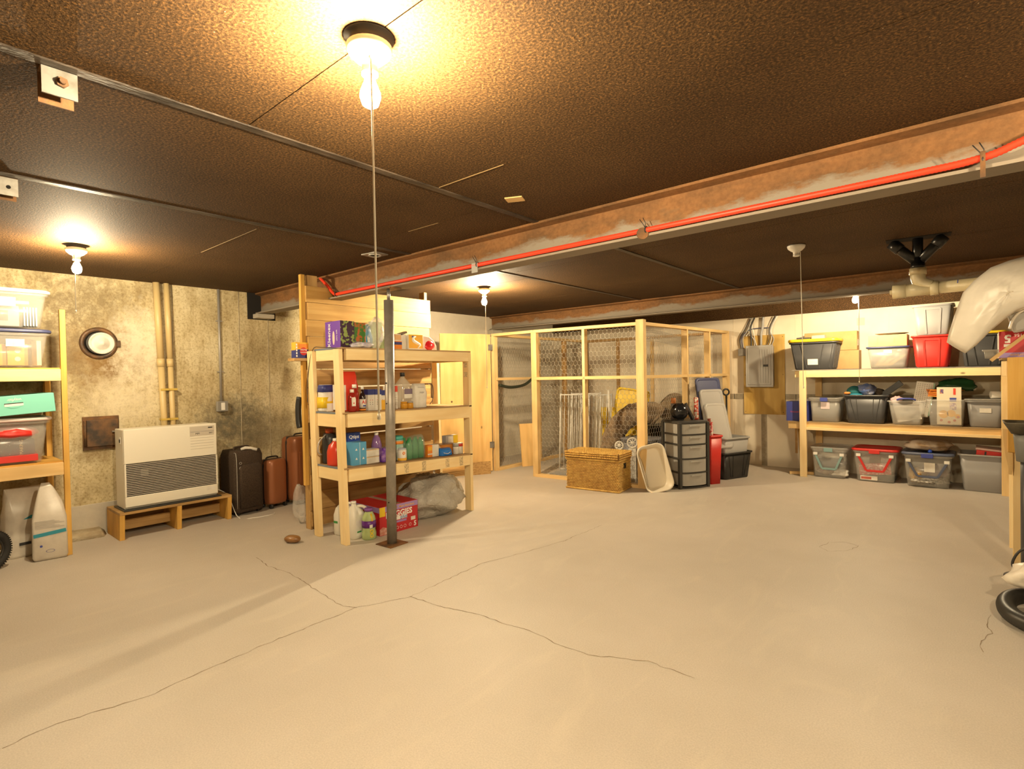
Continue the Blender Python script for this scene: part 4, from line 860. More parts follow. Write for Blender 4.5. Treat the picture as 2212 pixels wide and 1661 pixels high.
c = bottle('ketchup_bottle', 'large ketchup bottle with white cap behind the front leg', 'bottle', (BX, 2.675, on2(2.67)), kp, KET, (kc, WHITE), None, 0.75, 1.25, 0, 'ketchup bottles')
c = bottle('ketchup_bottle', 'smaller ketchup bottle with white shield label by the leg', 'bottle', (BX + 0.055, 2.615, on2(2.6)), [(r_ * 0.9, z * 0.82) for r_, z in kp], KET, ([(r_ * 0.9, z * 0.82) for r_, z in kc], WHITE), None, 0.75, 1.2, 0, 'ketchup bottles')
MB().prism([(-0.018, 0.05), (0.018, 0.05), (0.02, 0.11), (0.014, 0.125), (-0.014, 0.125), (-0.02, 0.11)], 'x', 0.022, 0.0275).build('shield_label', PAPER, c); MB().sphere((0.028, 0, 0.075), 0.006, 8, 6, (0.3, 1, 1.2)).build('tomato_print', RED, c)
c = bottle('sauce_bottle', 'dark steak sauce bottle with A1 label', 'bottle', (BX, 2.755, on2(2.75)), [(0.026, 0), (0.028, 0.006), (0.028, 0.12), (0.022, 0.145), (0.012, 0.165), (0.011, 0.195)], mat('dark_sauce', (0.022, 0.010, 0.008), 0.15), ([(0.0135, 0.19), (0.0135, 0.215), (0.012, 0.217)], WHITE), (0.0285, 0.028, 0.105, PAPER))
MB().lathe([(0.0286, 0.004), (0.0286, 0.02)], n=18).build('red_band', ORNG, c)
text('A1', 0.042, RED, c, (0.0292, 0.0, 0.078), (1, 0, 0), (0, 0, 1), bold=0.001); B(0.0283, 0.0290, -0.014, 0.014, 0.040, 0.052).build('blue_strip', BLUE, c)
for i, (y, x) in enumerate(((2.84, 0), (2.913, 0), (2.988, -0.02))):
    c = carton('broth_carton', ('white carton with blue top next to the sauce bottle', 'white carton with blue top, middle of the three', 'white and yellow carton with blue top behind the post')[i], 'carton', (BX - 0.02 + x, y, on2(y)), (0.062, 0.069, 0.190 - 0.012 * (i == 2)), PAPER, group='blue-topped cartons', prints=(('x', -1, 1, 0.74, 1.0, mat('deep_blue', (0, 0, 0))), ('-y', -1, 1, 0.74, 1.0, mat('deep_blue', (0, 0, 0)))) + ((('x', -1, 1, 0.0, 0.5, AMBER),) if i == 2 else ()))
    for a in (-0.35, 0.35):
        for z in (0.35, 0.47, 0.6): B(0.031, 0.0318, a * 0.035 - 0.003, a * 0.035 + 0.003, z * 0.15, z * 0.15 + 0.006).build('print_dot', RED if z > .5 else INK, c)
c = carton('cracker_box', 'red, yellow and white cracker box right of the post', 'box', (BX - 0.04, 3.085, on2(3.08)), (0.06, 0.12, 0.215), PAPER, prints=(('x', -1, 1, 0.74, 1.0, mat('red_print', (0.68, 0.06, 0.03), 0.5)), ('x', -1, -0.2, 0.0, 0.74, AMBER)))
for i in range(5): B(0.03, 0.0309, 0.0, 0.055, 0.04 + i * 0.022, 0.042 + i * 0.022).build('print_line', GREYP, c)
c = bottle('vinegar_jug', 'large clear vinegar jug with black cap on second tier', 'jug', (BX - 0.10, 3.275, on2(3.27)), [(0.075, 0), (0.082, 0.01), (0.082, 0.20), (0.072, 0.235), (0.028, 0.285), (0.020, 0.295), (0.020, 0.312)], clear('jug_plastic', (0.72, 0.67, 0.56), 0.5, 0.12), ([(0.024, 0.305), (0.024, 0.34), (0.022, 0.342)], BLACK))
B(0.078, 0.083, -0.045, 0.05, 0.095, 0.185).build('jug_label', PAPER, c); B(0.083, 0.0835, -0.045, 0.05, 0.135, 0.185).build('label_print', mat('mauve_print', (0.20, 0.15, 0.22), 0.5), c)
AMB = mat('honey', (0.62, 0.30, 0.03), 0.12)
for y, l_, capm in ((3.185, 'amber honey jar without lid at front of second tier', AMB), (3.255, 'amber jar with silver lid beside the honey jar', GREY)):
    bottle('honey_jar', l_, 'jar', (BX + 0.03, y, on2(y)), [(0.030, 0), (0.033, 0.004), (0.033, 0.045), (0.028, 0.054)], AMB, ([(0.031, 0.054), (0.031, 0.066), (0.029, 0.067)], capm), None, 1, 1, 0, 'honey jars')
c = bag('sugar_bag', 'white wrinkled paper sugar bag on second tier', 'bag', (BX - 0.03, 3.41, on2(3.41)), (0.10, 0.15, 0.235), PAPER, 44, 0, 0.7, 0.05, flat=0.35)
text('sugar', 0.028, mat('grey_ink', (0, 0, 0)), c, (0.0555, 0.0, 0.15), (1, 0, 0), (0, 0, 1)); B(0.054, 0.0552, -0.05, 0.03, 0.195, 0.2).build('print_line', mat('grey_ink', (0, 0, 0)), c)
o = MB().tube(smooth_path([(-4.45, 3.80, on2(3.8) + 0.01), (-4.45, 3.84, 1.16), (-4.46, 3.86, 1.25), (-4.46, 3.84, 1.33), (-4.45, 3.74, 1.335)], 5), 0.004, 6).build('wire_hook', BLACK); tag(o, 'thin black wire hoop at back of second tier', 'hook')

# --- third tier
def on3(y): return z3(y) + 0.0015
c = bottle('detergent_jug', 'red laundry detergent jug with white cap on third tier', 'jug', (-4.27, 2.56, on3(2.56)), [(0.058, 0), (0.064, 0.01), (0.064, 0.12), (0.050, 0.175), (0.024, 0.20), (0.022, 0.21)], mat('red_jug', (0.62, 0.05, 0.02), 0.3), ([(0.019, 0.208), (0.019, 0.235)], WHITE), None, 1.15, 0.95, R(25), None, ([(0.066, 0.03, 0.05), (0.075, 0.035, 0.10), (0.055, 0.03, 0.165)], 0.010, mat('red_jug', (0, 0, 0))))
t = thing('coffee_pot', 'black coffee pot with chrome loop handle behind red jug', 'pot', (-4.425, 2.60, on3(2.60)))
MB().lathe([(0.06, 0), (0.065, 0.02), (0.065, 0.22), (0.05, 0.27)], n=20).build('body', BLACK, t); MB().lathe([(0.035, 0.27), (0.035, 0.31), (0.03, 0.312)], n=16).build('red_lid', mat('rust_red', (0.45, 0.08, 0.02), 0.4), t)
MB().tube(smooth_path([(0.02, -0.05, 0.26), (0.03, -0.12, 0.20), (0.03, -0.13, 0.12), (0.03, -0.10, 0.09)], 4), 0.006, 8).build('handle', GREY, t)
c = carton('swab_carton', 'tall light-blue cotton swab carton on third tier', 'carton', (BX - 0.05, 2.71, on3(2.71)), (0.12, 0.135, 0.20), mat('swab_blue', (0.10, 0.36, 0.62), 0.4), prints=(('x', -0.02, 0.02, 0, 1, WINK),))
for y in (-0.035, 0.035):
    for z in (0.05, 0.13): MB().prism([(y - 0.011, z), (y, z + 0.02), (y + 0.011, z)], 'x', 0.06, 0.0606).build('printed_fan', WINK, c)
c = carton('swab_carton', 'dark blue cotton swab box behind the light-blue carton', 'carton', (BX - 0.15, 2.735, on3(2.72)), (0.07, 0.13, 0.275), mat('swab_navy', (0.02, 0.06, 0.32), 0.4))
text('Qtips', 0.045, WINK, c, (0.0355, 0.0, 0.238), (1, 0, 0), (0, 0, 1), bold=0.0006)
for k, z in ((0, 0.0), (1, 0.064)): carton('soap_box', ('cream soap box, lower of the stacked pair', 'cream soap box on top of the stacked pair')[k], 'box', (BX - 0.05, 2.85, on3(2.85) + z + 0.0005), (0.10, 0.14, 0.062), PAPER, group='cream soap boxes', prints=(('x', -1, 1, 0.88, 0.97, CARDL),))
c = bottle('purple_bottle', 'clear purple bottle with white cap left of post', 'bottle', (BX - 0.12, 2.975, on3(2.97)), [(0.045, 0), (0.048, 0.006), (0.048, 0.15), (0.032, 0.215), (0.018, 0.235), (0.017, 0.245)], mat('lavender_liquid', (0.26, 0.14, 0.36), 0.15), ([(0.019, 0.24), (0.019, 0.265)], WHITE))
carton('purple_pack', 'glossy violet wrapped pack under the purple bottle', 'pack', (BX - 0.02, 2.985, on3(2.98)), (0.09, 0.10, 0.13), mat('violet_film', (0.10, 0.02, 0.32), 0.2, c2=(0.35, 0.20, 0.50), scale=18), bevel=0.008)
c = bottle('wipes_canister', 'teal wipes canister with orange band on third tier', 'canister', (BX - 0.06, 3.165, on3(3.16)), [(0.056, 0), (0.058, 0.004), (0.058, 0.19)], mat('teal_label', (0.15, 0.46, 0.42), 0.4, c2=(0.62, 0.64, 0.54), scale=9), ([(0.059, 0.19), (0.059, 0.216), (0.05, 0.226)], TEAL), (0.0588, 0.150, 0.178, ORNG))
c = bottle('wipes_tub', 'short orange and white tub before the teal canister', 'tub', (BX + 0.05, 3.135, on3(3.13)), [(0.040, 0), (0.042, 0.004), (0.042, 0.10), (0.036, 0.108)], PAPER, ([(0.040, 0.108), (0.040, 0.118)], mat('pale_blue', (0.55, 0.62, 0.72), 0.4)), (0.0426, 0.004, 0.03, AMBER)); MB().torus((0.042, -0.012, 0.075), 0.011, 0.004, 16, 6, MX).build('orange_curl', ORNG, c)
GRN = clear('green_bottle_plastic', (0.05, 0.30, 0.10), 0.85, 0.12)
t = thing('bottle_pack', 'shrink-wrapped pack of green bottles on third tier', 'bottle pack', (BX - 0.06, 3.345, on3(3.34)))
for i in range(3):
    for j in range(2): MB().lathe([(0.031, 0), (0.034, 0.01), (0.034, 0.12), (0.026, 0.165), (0.013, 0.185), (0.013, 0.20)], (-0.035 + 0.07 * j, -0.07 + 0.07 * i, 0), 14).build('green_bottle', GRN, t)
MB().loft([rr(0, 0, 0.155, 0.225, 0.002, 0.03), rr(0, 0, 0.157, 0.226, 0.13, 0.03), rr(0.01, 0.02, 0.12, 0.16, 0.20, 0.03), rr(0.02, 0.05, 0.05, 0.09, 0.225, 0.02)]).build('shrink_wrap', clear('wrap_green', (0.55, 0.70, 0.60), 0.22, 0.1), t)
carton('spice_box', 'narrow orange box beside the green bottles', 'box', (BX, 3.492, on3(3.49)), (0.06, 0.06, 0.118), ORNG, prints=(('x', -0.8, 0.8, 0.55, 0.85, AMBER), ('x', -1, 1, 0.2, 0.3, PAPER)))
carton('white_box', 'plain white box between orange box and blue packet', 'box', (BX - 0.01, 3.568, on3(3.56)), (0.07, 0.082, 0.118), PAPER)
c = bag('wipes_packet', 'bright blue soft wipes packet lying on third tier', 'packet', (BX + 0.01, 3.69, on3(3.69)), (0.10, 0.15, 0.075), mat('wipes_blue', (0.02, 0.18, 0.62), 0.25), 51, 0, 0.7, 0.06, flat=0.5)
MB().tube(smooth_path([(0.055, -0.05, 0.035), (0.058, 0, 0.022), (0.055, 0.04, 0.035)], 4), 0.003, 6).build('white_swoosh', WINK, c)
crumple('tissue_packet', 'crumpled white packet behind the blue wipes packet', 'packet', (BX - 0.10, 3.66, on3(3.66)), (0.12, 0.16, 0.10), PAPER, 52, 0.2)
t = thing('orange_tub', 'translucent orange plastic tub near shelf end', 'tub', (BX - 0.09, 3.80, on3(3.80)))
MB().loft([rr(0, 0, 0.10, 0.16, 0, 0.03), rr(0, 0, 0.12, 0.19, 0.10, 0.03), rr(0, 0, 0.115, 0.185, 0.10, 0.03), rr(0, 0, 0.095, 0.155, 0.005, 0.03)]).build('tub', mat('orange_clear', (0.66, 0.26, 0.05), 0.2), t); MB().loft([rr(0, 0, 0.125, 0.195, 0.10, 0.03), rr(0, 0, 0.125, 0.195, 0.107, 0.03)]).build('lid', mat('brownish', (0.35, 0.18, 0.08), 0.3), t)
c = carton('tea_box', 'grey and yellow box standing at shelf end', 'box', (BX - 0.13, 3.905, on3(3.90)), (0.06, 0.17, 0.185), mat('grey_lilac', (0.42, 0.40, 0.40), 0.5), prints=(('x', 0.25, 1, 0, 1, YELL), ('x', -0.6, 0.2, 0.5, 0.95, PAPER)))
for i, y in enumerate((3.865, 3.925)):
    c = bottle('tin_can', ('small white tin left of the red-topped tin', 'small tin with red top label at shelf end')[i], 'tin', (BX + 0.0, y, on3(y)), [(0.030, 0), (0.031, 0.003), (0.031, 0.108), (0.030, 0.112)], PAPER, None, (0.0313, 0.075, 0.105, (GREYP, mat('red_print', (0, 0, 0)))[i]), 1, 1, 0, 'tins at the end of the third tier')

# --- on the floor under the pantry shelf
JW = mat('milky_jug', (0.72, 0.69, 0.60), 0.3)
for k, (x, y, l_) in enumerate(((-4.20, 2.70, 'white plastic jug with loop handle behind the bubble bottle'), (-4.37, 2.70, 'white plastic jug behind the front pantry leg'))):
    t = thing('white_jug', l_, 'jug', (x, y, 0), R(10), 'white jugs under the pantry')
    MB().loft([rr(0, 0, 0.13, 0.15, 0, 0.03), rr(0, 0, 0.145, 0.165, 0.012, 0.035), rr(0, 0, 0.145, 0.165, 0.18, 0.035), rr(0, -0.01, 0.11, 0.12, 0.24, 0.03), rr(0, -0.015, 0.04, 0.045, 0.285, 0.02), rr(0, -0.015, 0.038, 0.042, 0.30, 0.018)]).build('body', JW, t)
    MB().tube(smooth_path([(0.02, 0.0, 0.275), (0.055, 0.04, 0.27), (0.085, 0.07, 0.22), (0.08, 0.06, 0.15)], 4), 0.014, 8).build('handle', JW, t)
    MB().lathe([(0.022, 0.298), (0.022, 0.32)], (0, -0.015, 0), 14).build('cap', WHITE, t)
    B(0.0725, 0.074, -0.06, 0.06, 0.03, 0.16).build('jug_label', PAPER, t); B(0.074, 0.0745, -0.05, 0.0, 0.055, 0.068).build('green_print', GREEN, t); B(0.074, 0.0745, 0.01, 0.03, 0.055, 0.068).build('green_print', GREEN, t); B(-0.05, 0.0, -0.084, -0.0825, 0.11, 0.13).build('green_print', GREEN, t)
BUBC = clear('bubble_plastic', (0.55, 0.68, 0.30), 0.72, 0.12)
c = bottle('bubble_bottle', 'green bubble-solution bottle with purple cap and label', 'bottle', (-4.06, 2.745, 0), [(0.055, 0), (0.063, 0.01), (0.063, 0.055), (0.055, 0.085), (0.060, 0.105), (0.060, 0.165), (0.052, 0.20), (0.034, 0.232), (0.032, 0.245)], BUBC, ([(0.037, 0.243), (0.037, 0.268), (0.034, 0.27)], mat('purple_cap', (0.20, 0.07, 0.30), 0.4)), (0.0612, 0.105, 0.165, mat('purple_label', (0.12, 0.02, 0.22), 0.4)))
for z in (0.04, 0.075): MB().torus((0.062, -0.015, z), 0.014, 0.004, 18, 6, MX).build('yellow_wand', YELL, c)
MB().cyl((0.055, -0.005, 0.16), (0.04, -0.005, 0.225), 0.008).build('yellow_wand', YELL, c); B(0.0605, 0.0625, -0.035, -0.005, 0.107, 0.135).build('barcode', PAPER, c)
HR = mat('diaper_red', (0.52, 0.022, 0.028), 0.4)
def diaper_print(c, X, Y, Z, s=1):
    B(X / 2, X / 2 + 0.0006, -Y / 2, Y / 2, Z * 0.80, Z * 0.985).build('lilac_band', LILAC, c); B(-X / 2, X / 2, -Y / 2 - 0.0006, -Y / 2, Z * 0.80, Z * 0.985).build('lilac_band', LILAC, c)
    B(X / 2, X / 2 + 0.0012, -Y * 0.5, -Y * 0.36, Z * 0.66, Z * 0.985).build('yellow_flag', YELL, c)
    text('Save 156 · Most Absorbent', 0.026, AMBER, c, (X / 2 + 0.0008, Y * 0.07, Z * 0.885), (1, 0, 0), (0, 0, 1), bold=0.0003)
    text('HUGGIES', 0.072, WINK, c, (X / 2 + 0.0006, Y * 0.0, Z * 0.655), (1, 0, 0), (0, 0, 1), bold=0.0025)
    B(X / 2, X / 2 + 0.0008, -Y * 0.13, Y * 0.21, Z * 0.43, Z * 0.555).build('white_plaque', WINK, c)
    text('plus', 0.05, mat('ink_blue', (0.10, 0.22, 0.50), 0.5), c, (X / 2 + 0.0012, Y * 0.12, Z * 0.50), (1, 0, 0), (0, 0, 1), bold=0.0008)
    B(X / 2, X / 2 + 0.0007, -Y * 0.15, Y * 0.19, Z * 0.33, Z * 0.40).build('lilac_strip', LILAC, c); MB().cyl((X / 2, -Y * 0.18, Z * 0.34), (X / 2 + 0.001, -Y * 0.18, Z * 0.34), 0.014, n=18).build('lilac_disc', LILAC, c)
    B(X / 2, X / 2 + 0.0008, Y * 0.31, Y * 0.43, Z * 0.29, Z * 0.42).build('barcode', PAPER, c)
    text('5', 0.062, WINK, c, (X / 2 + 0.0006, Y * 0.42, Z * 0.14), (1, 0, 0), (0, 0, 1), bold=0.002)
    for u in (-0.10, 0.0, 0.10, 0.24): MB().torus((X / 2 + 0.0003, Y * u + 0.02, Z * 0.15), 0.013, 0.0016, 16, 4, MX).build('white_ring', WINK, c)
    MB().prism([(-Y * 0.5, Z * 0.02), (-Y * 0.22, Z * 0.02), (-Y * 0.28, Z * 0.2), (-Y * 0.42, Z * 0.3), (-Y * 0.5, Z * 0.22)], 'x', X / 2, X / 2 + 0.0006).build('photo_print', mat('skin_print', (0.55, 0.22, 0.16), 0.5, c2=(0.7, 0.5, 0.42), scale=30), c)
c = carton('diaper_box', 'red diaper box with HUGGIES lettering on the floor', 'box', (-4.265, 3.05, 0), (0.47, 0.43, 0.255), HR)
diaper_print(c, 0.47, 0.43, 0.255)
B(-0.235, 0.235, -0.02, 0.03, 0.255, 0.2556).build('tape', mat('packing_tape', (0.42, 0.30, 0.24), 0.25), c)
crumple('plastic_sack', 'big stuffed grey plastic sack behind the diaper box', 'sack', (-4.28, 3.64, 0), (0.62, 0.66, 0.42), BAGG, 14, 0.16, 34, 20)

# ------------------------------------------------------------------ wire storage cage
WIRE = mat('chicken_wire', (0.52, 0.48, 0.40), 0.4, metal=0.3)
def hexwire(mb, P, w, h, cell=0.058, r=0.0017):
    """hexagonal netting w by h; P(u,v) gives the 3-D point"""
    dx = cell; dy = cell * 0.866 * 1.1; row = 0; v = 0.0
    while v < h:
        u = -dx / 2 if row % 2 else 0.0
        while u < w:
            a = (u, v); b = (u + dx / 2, v + dy * 0.32); c = (u + dx, v); d = (u + dx / 2, v + dy)
            for p, q in ((a, b), (b, c), (b, d)):
                if p[0] < 0 or q[0] < 0 or p[0] > w or q[0] > w or q[1] > h or p[1] > h: continue
                p0 = P(*p); p1 = P(*q); dr = (p1 - p0).normalized(); s = dr.orthogonal().normalized() * r; t_ = dr.cross(s)
                k = [s, -0.5 * s + 0.87 * t_, -0.5 * s - 0.87 * t_]
                mb.add([p0 + x for x in k] + [p1 + x for x in k], [(0, 1, 4, 3), (1, 2, 5, 4), (2, 0, 3, 5)], True)
            u += dx
        v += dy; row += 1
def netting(parent, a, b, z0, z1, off):
    a = Vector(a); b = Vector(b); d = (b - a).normalized(); n = Vector((-d.y, d.x, 0)) * off
    mb = MB(); hexwire(mb, lambda u, v: Vector((a.x, a.y, z0 + v)) + Vector((d.x, d.y, 0)) * u + n, (b - a).length, z1 - z0)
    o = mb.build('wire_netting', WIRE, parent); o['kind'] = 'stuff'; return o
Lc, Cc, Rc, Qc, Bc = Vector((-4.67, 5.90)), Vector((-3.13, 6.04)), Vector((-2.96, 8.46)), Vector((-5.45, 5.92)), Vector((-5.50, 8.46))
ZK = 2.03
t = thing('wire_cage', 'pine-framed storage cage covered with chicken wire netting', 'cage', (0, 0, 0))
def post2(p, w=0.075, d=0.075, z0=0.0, z1=ZK, rz=0, m=PINE): MB().obox((p[0], p[1], (z0 + z1) / 2), (w, d, z1 - z0), (0, 0, rz)).build('post', m['z'], t, bevel=0.003)
ang1 = math.atan2((Cc - Lc).y, (Cc - Lc).x); ang2 = math.atan2((Rc - Cc).y, (Rc - Cc).x)
post2(Lc, 0.085, 0.07, rz=ang1); post2(Cc, 0.10, 0.09, rz=ang1, z1=ZK + 0.03); post2(Rc, 0.09, 0.08, rz=ang2, m=PINE); post2(Qc, 0.05, 0.085, m=PINE); post2(Bc, 0.05, 0.08, m=OLDW)
def stud(a, b, u, m=PINE, w=0.038, d=0.085): 
    p = a.lerp(b, u); an = math.atan2((b - a).y, (b - a).x); MB().obox((p.x, p.y, ZK / 2), (w, d, ZK - 0.08), (0, 0, an)).build('stud', m['z'], t, bevel=0.002)
def rail(a, b, z, h=0.04, w=0.085, m=PINE): MB().bar((a.x, a.y, z), (b.x, b.y, z), w, h).build('rail', m['x'] if abs((b - a).x) > abs((b - a).y) else m['y'], t, bevel=0.002)
stud(Lc, Cc, 0.50); stud(Cc, Rc, 0.46); stud(Cc, Rc, 0.74, PINE); stud(Qc, Bc, 0.42, PINE); stud(Qc, Bc, 0.72, OLDW)
for a, b in ((Lc, Cc), (Cc, Rc), (Qc, Bc)):
    m = PINE
    rail(a, b, ZK - 0.02, m=m); rail(a, b, 0.02, m=m); rail(a, b, 1.36, m=m)
rail(Qc, Lc, ZK - 0.02, m=PINE)
for x in (-4.85, -4.2, -3.6): MB().obox((x, 8.49, 1.0), (0.038, 0.06, 2.0)).build('stud', (OLDW if x < -4.5 else PINE)['z'], t)
MB().bar((-5.5, 8.49, ZK - 0.02), (-2.96, 8.49, ZK - 0.02), 0.06, 0.04).build('rail', OLDW['x'], t)
netting(t, Lc, Cc, 0.03, ZK, 0.045); netting(t, Cc, Rc, 0.03, ZK, 0.045); netting(t, Qc, Bc, 0.03, ZK, 0.04)
# roll of spare netting on the cage top
t = thing('netting_roll', 'loose roll of chicken wire lying on the cage rails', 'wire roll', (-3.08, 6.9, 1.86), math.atan2(2.42, 0.17) - R(90))
mb = MB(); hexwire(mb, lambda u, v: Vector((0.07 * math.cos(v / 0.07) - 0.10, u - 0.75, 0.07 * math.sin(v / 0.07) + 0.03 * math.sin(u * 4))), 1.5, 2 * math.pi * 0.07 * 2, 0.045, 0.0009)
mb.build('outer_turns', WIRE, t)['kind'] = 'stuff'
mb = MB(); hexwire(mb, lambda u, v: Vector((0.045 * math.cos(v / 0.045) - 0.10, u - 0.75, 0.045 * math.sin(v / 0.045) + 0.03 * math.sin(u * 4))), 1.5, 2 * math.pi * 0.045, 0.045, 0.0009)
mb.build('inner_turns', WIRE, t)['kind'] = 'stuff'
for y in (-0.5, 0.55): MB().tube([(-0.10, y, -0.03), (-0.04, y, 0.08), (-0.02, y, 0.16)], 0.002, 5).build('tie_wire', WIRE, t)
# plywood door standing open
dq = Vector((-5.46, 5.84)); dl = Vector((-5.76, 5.12)); an = math.atan2((dl - dq).y, (dl - dq).x)
t = thing('plywood_door', 'tall plywood cage door standing open beside the pantry', 'door', (dq.x, dq.y, 0), an)
B(0.0, (dl - dq).length, -0.012, 0.012, 0.01, 2.02).build('door_panel', PLY, t, bevel=0.002)
for z in (0.35, 1.78): B(-0.03, 0.04, 0.012, 0.018, z, z + 0.09).build('hinge', STEELP, t)
B(0.0, 0.045, -0.05, -0.012, 0.01, 2.02).build('stile', PINE['z'], t)
for z in (1.05, 0.95): MB().cyl((0.62, 0.012, z), (0.62, 0.0135, z), 0.014 if z > 1 else 0.002, n=14).build('knot_hole', mat('knot', (0.12, 0.05, 0.02), 0.7), t)
# wood pieces on the floor before the door
o = MB().obox((0, 0, 0.09), (0.30, 0.02, 0.18)).build('board_offcut', mat('osb', (0.50, 0.31, 0.12), 0.8, c2=(0.33, 0.18, 0.06), scale=30, stretch=(1, 1, 2)), None, (-5.42, 5.55, 0), R(62)); tag(o, 'square particle board offcut leaning at the door foot', 'board')
for i in range(4):
    o = B(-0.25, 0.25, -0.04, 0.04, 0, 0.024).build('plank_offcut', OLDW['x'], None, (-5.62 + 0.008 * i, 5.28 - 0.006 * i, 0.0255 * i), R(65 + 2 * i), 0.002); tag(o, ('short plank at the bottom of the small floor stack', 'second plank up in the small floor stack', 'third plank up in the small floor stack', 'top plank of the small stack by the door')[i], 'plank', 'stacked planks by the door')
# things inside the cage
t = thing('lean_board', 'tan board leaning inside the cage doorway', 'board', (-5.30, 6.50, 0), R(20), rot=(R(-9), 0, R(60)))
B(-0.11, 0.11, -0.01, 0.01, 0.0, 0.66).build('panel', PLY, t); B(-0.11, 0.11, 0.01, 0.028, 0.62, 0.66).build('edge_strip', PINE['x'], t)
o = MB().tube(smooth_path([(-5.42, 5.98, 1.27), (-5.42, 6.25, 1.23), (-5.42, 6.6, 1.27), (-5.42, 6.85, 1.42), (-5.42, 6.92, 1.49)], 6), 0.022, 10).build('drain_hose', mat('dark_green_hose', (0.03, 0.035, 0.02), 0.5)); tag(o, 'dark hose drooping across the cage side netting', 'hose')
WM = mat('white_enamel_bars', (0.74, 0.72, 0.66), 0.35)
def gate(label, loc, rz, lean, w, h, n):
    t = thing('safety_gate', label, 'gate', loc, rot=(lean, 0, rz), group='white gates inside the cage')
    for x in (0, w): MB().cyl((x, 0, 0.0), (x, 0, h), 0.011, n=8).build('upright', WM, t)
    for z in (0.03, h - 0.02): MB().cyl((0, 0, z), (w, 0, z), 0.011, n=8).build('rail', WM, t)
    for i in range(1, n): MB().cyl((w * i / n, 0, 0.03), (w * i / n, 0, h - 0.02), 0.006, n=6).build('bar', WM, t)
    return t
gate('front white metal safety gate leaning inside the cage', (-4.66, 6.42, 0.0), R(28), R(-12), 0.42, 1.15, 7)
gate('middle white metal safety gate in the leaning group', (-4.62, 6.62, 0.0), R(24), R(-13), 0.44, 1.16, 8)
gate('rearmost white metal safety gate of the leaning group', (-4.58, 6.80, 0.0), R(20), R(-14), 0.46, 1.14, 7)
MB_ = MB().bar((-4.18, 7.02, 1.17), (-4.08, 6.90, 0.04), 0.03, 0.012); o = MB_.build('white_stick', WM); tag(o, 'loose white stick leaning beside the safety gates', 'stick')
o = MB().obox((-3.96, 7.05, 0.245), (0.30, 0.02, 0.48), (R(-8), 0, R(10))).build('cardboard_sheet', CARD); tag(o, 'brown cardboard sheet behind the white stick', 'cardboard')
tote('dark_tote', 'dark tote with upright yellow lid inside the cage', (-4.10, 7.6, 0), R(10), 0.62, 0.45, 0.62, NAVY, ribs='u')
o = MB().loft([rr(0, 0, 0.50, 0.72, 0, 0.06), rr(0, 0, 0.50, 0.72, 0.025, 0.06), rr(0, 0, 0.44, 0.66, 0.025, 0.05), rr(0, 0, 0.44, 0.66, 0.012, 0.05)]).build('tote_lid', YELL, None, (-3.95, 7.25, 0.82), rot=(R(84), R(8), R(14))); tag(o, 'big yellow tote lid standing on edge inside the cage', 'lid')
o = MB().obox((-4.28, 7.2, 0.45), (0.30, 0.04, 0.9), (R(-6), 0, R(14))).build('tote_lid', YELL); tag(o, 'lower yellow tote lid behind the white gates', 'lid')
FUR = mat('shaggy_rug', (0.32, 0.23, 0.14), 0.95, c2=(0.17, 0.12, 0.08), scale=10, bump=1.0, bscale=70)
def rugtube(name, label, pts, r, m):
    rn = random.Random(len(label)); p = smooth_path(pts, 8)
    mb = MB().tube(p, [r * (1 + rn.uniform(-0.06, 0.06)) for _ in p], 18); o = mb.build(name, m); tag(o, label, 'rug'); return o
rugtube('rolled_rug', 'bent roll of shaggy brown rug arching inside the cage', [(-3.98, 6.72, 0.05), (-3.97, 6.72, 0.35), (-3.88, 6.75, 0.64), (-3.66, 6.82, 0.84), (-3.45, 6.92, 0.86), (-3.36, 6.97, 0.80)], 0.15, FUR)
rugtube('rolled_blanket', 'fuzzy tan blanket draped over the bins behind cage corner', [(-3.60, 7.80, 0.84), (-3.42, 7.62, 0.94), (-3.30, 7.35, 0.93), (-3.29, 7.12, 0.86)], 0.16, mat('tan_fur', (0.38, 0.28, 0.17), 0.95, c2=(0.24, 0.17, 0.10), scale=14, bump=1.0, bscale=80))
tote('grey_tote', 'grey-blue tote under the rolled rug inside the cage', (-3.50, 6.75, 0), R(6), 0.46, 0.36, 0.50, mat('slate_plastic', (0.20, 0.20, 0.22), 0.45), lid=mat('slate_plastic', (0, 0, 0)))
tote('dark_tote', 'tall dark tote supporting the tan blanket', (-3.42, 7.45, 0), R(4), 0.50, 0.50, 0.62, CHAR, lid=CHAR)
for i, (x, y) in enumerate(((-3.44, 6.36), (-3.60, 6.30))):
    tt = thing('toy_cart', ('cream toy with spoked wheel showing above the basket', 'smaller cream wheeled toy left above the basket')[i], 'toy', (x, y, 0.0), R(20), 'cream wheeled toys')
    rr_ = 0.062 if i == 0 else 0.05; zc = 0.50 if i == 0 else 0.46
    B(-0.05, 0.05, -0.05, 0.05, 0.0, zc - rr_ - 0.012).build('toy_body', PAPER, tt)
    MB().torus((0, 0, zc), rr_, 0.012, 24, 8, Euler((R(90), 0, 0)).to_matrix()).build('rim', PAPER, tt)
    for k in range(4): a = k * math.pi / 4; MB().cyl((rr_ * math.cos(a), 0, zc + rr_ * math.sin(a)), (-rr_ * math.cos(a), 0, zc - rr_ * math.sin(a)), 0.007, n=6).build('spoke', PAPER, tt)
o = MB().obox((-4.35, 6.28, 0.02), (0.42, 0.5, 0.04), (0, 0, R(6))).build('grey_mat', GREYP); tag(o, 'flat grey mat on the cage floor under the gates', 'mat')

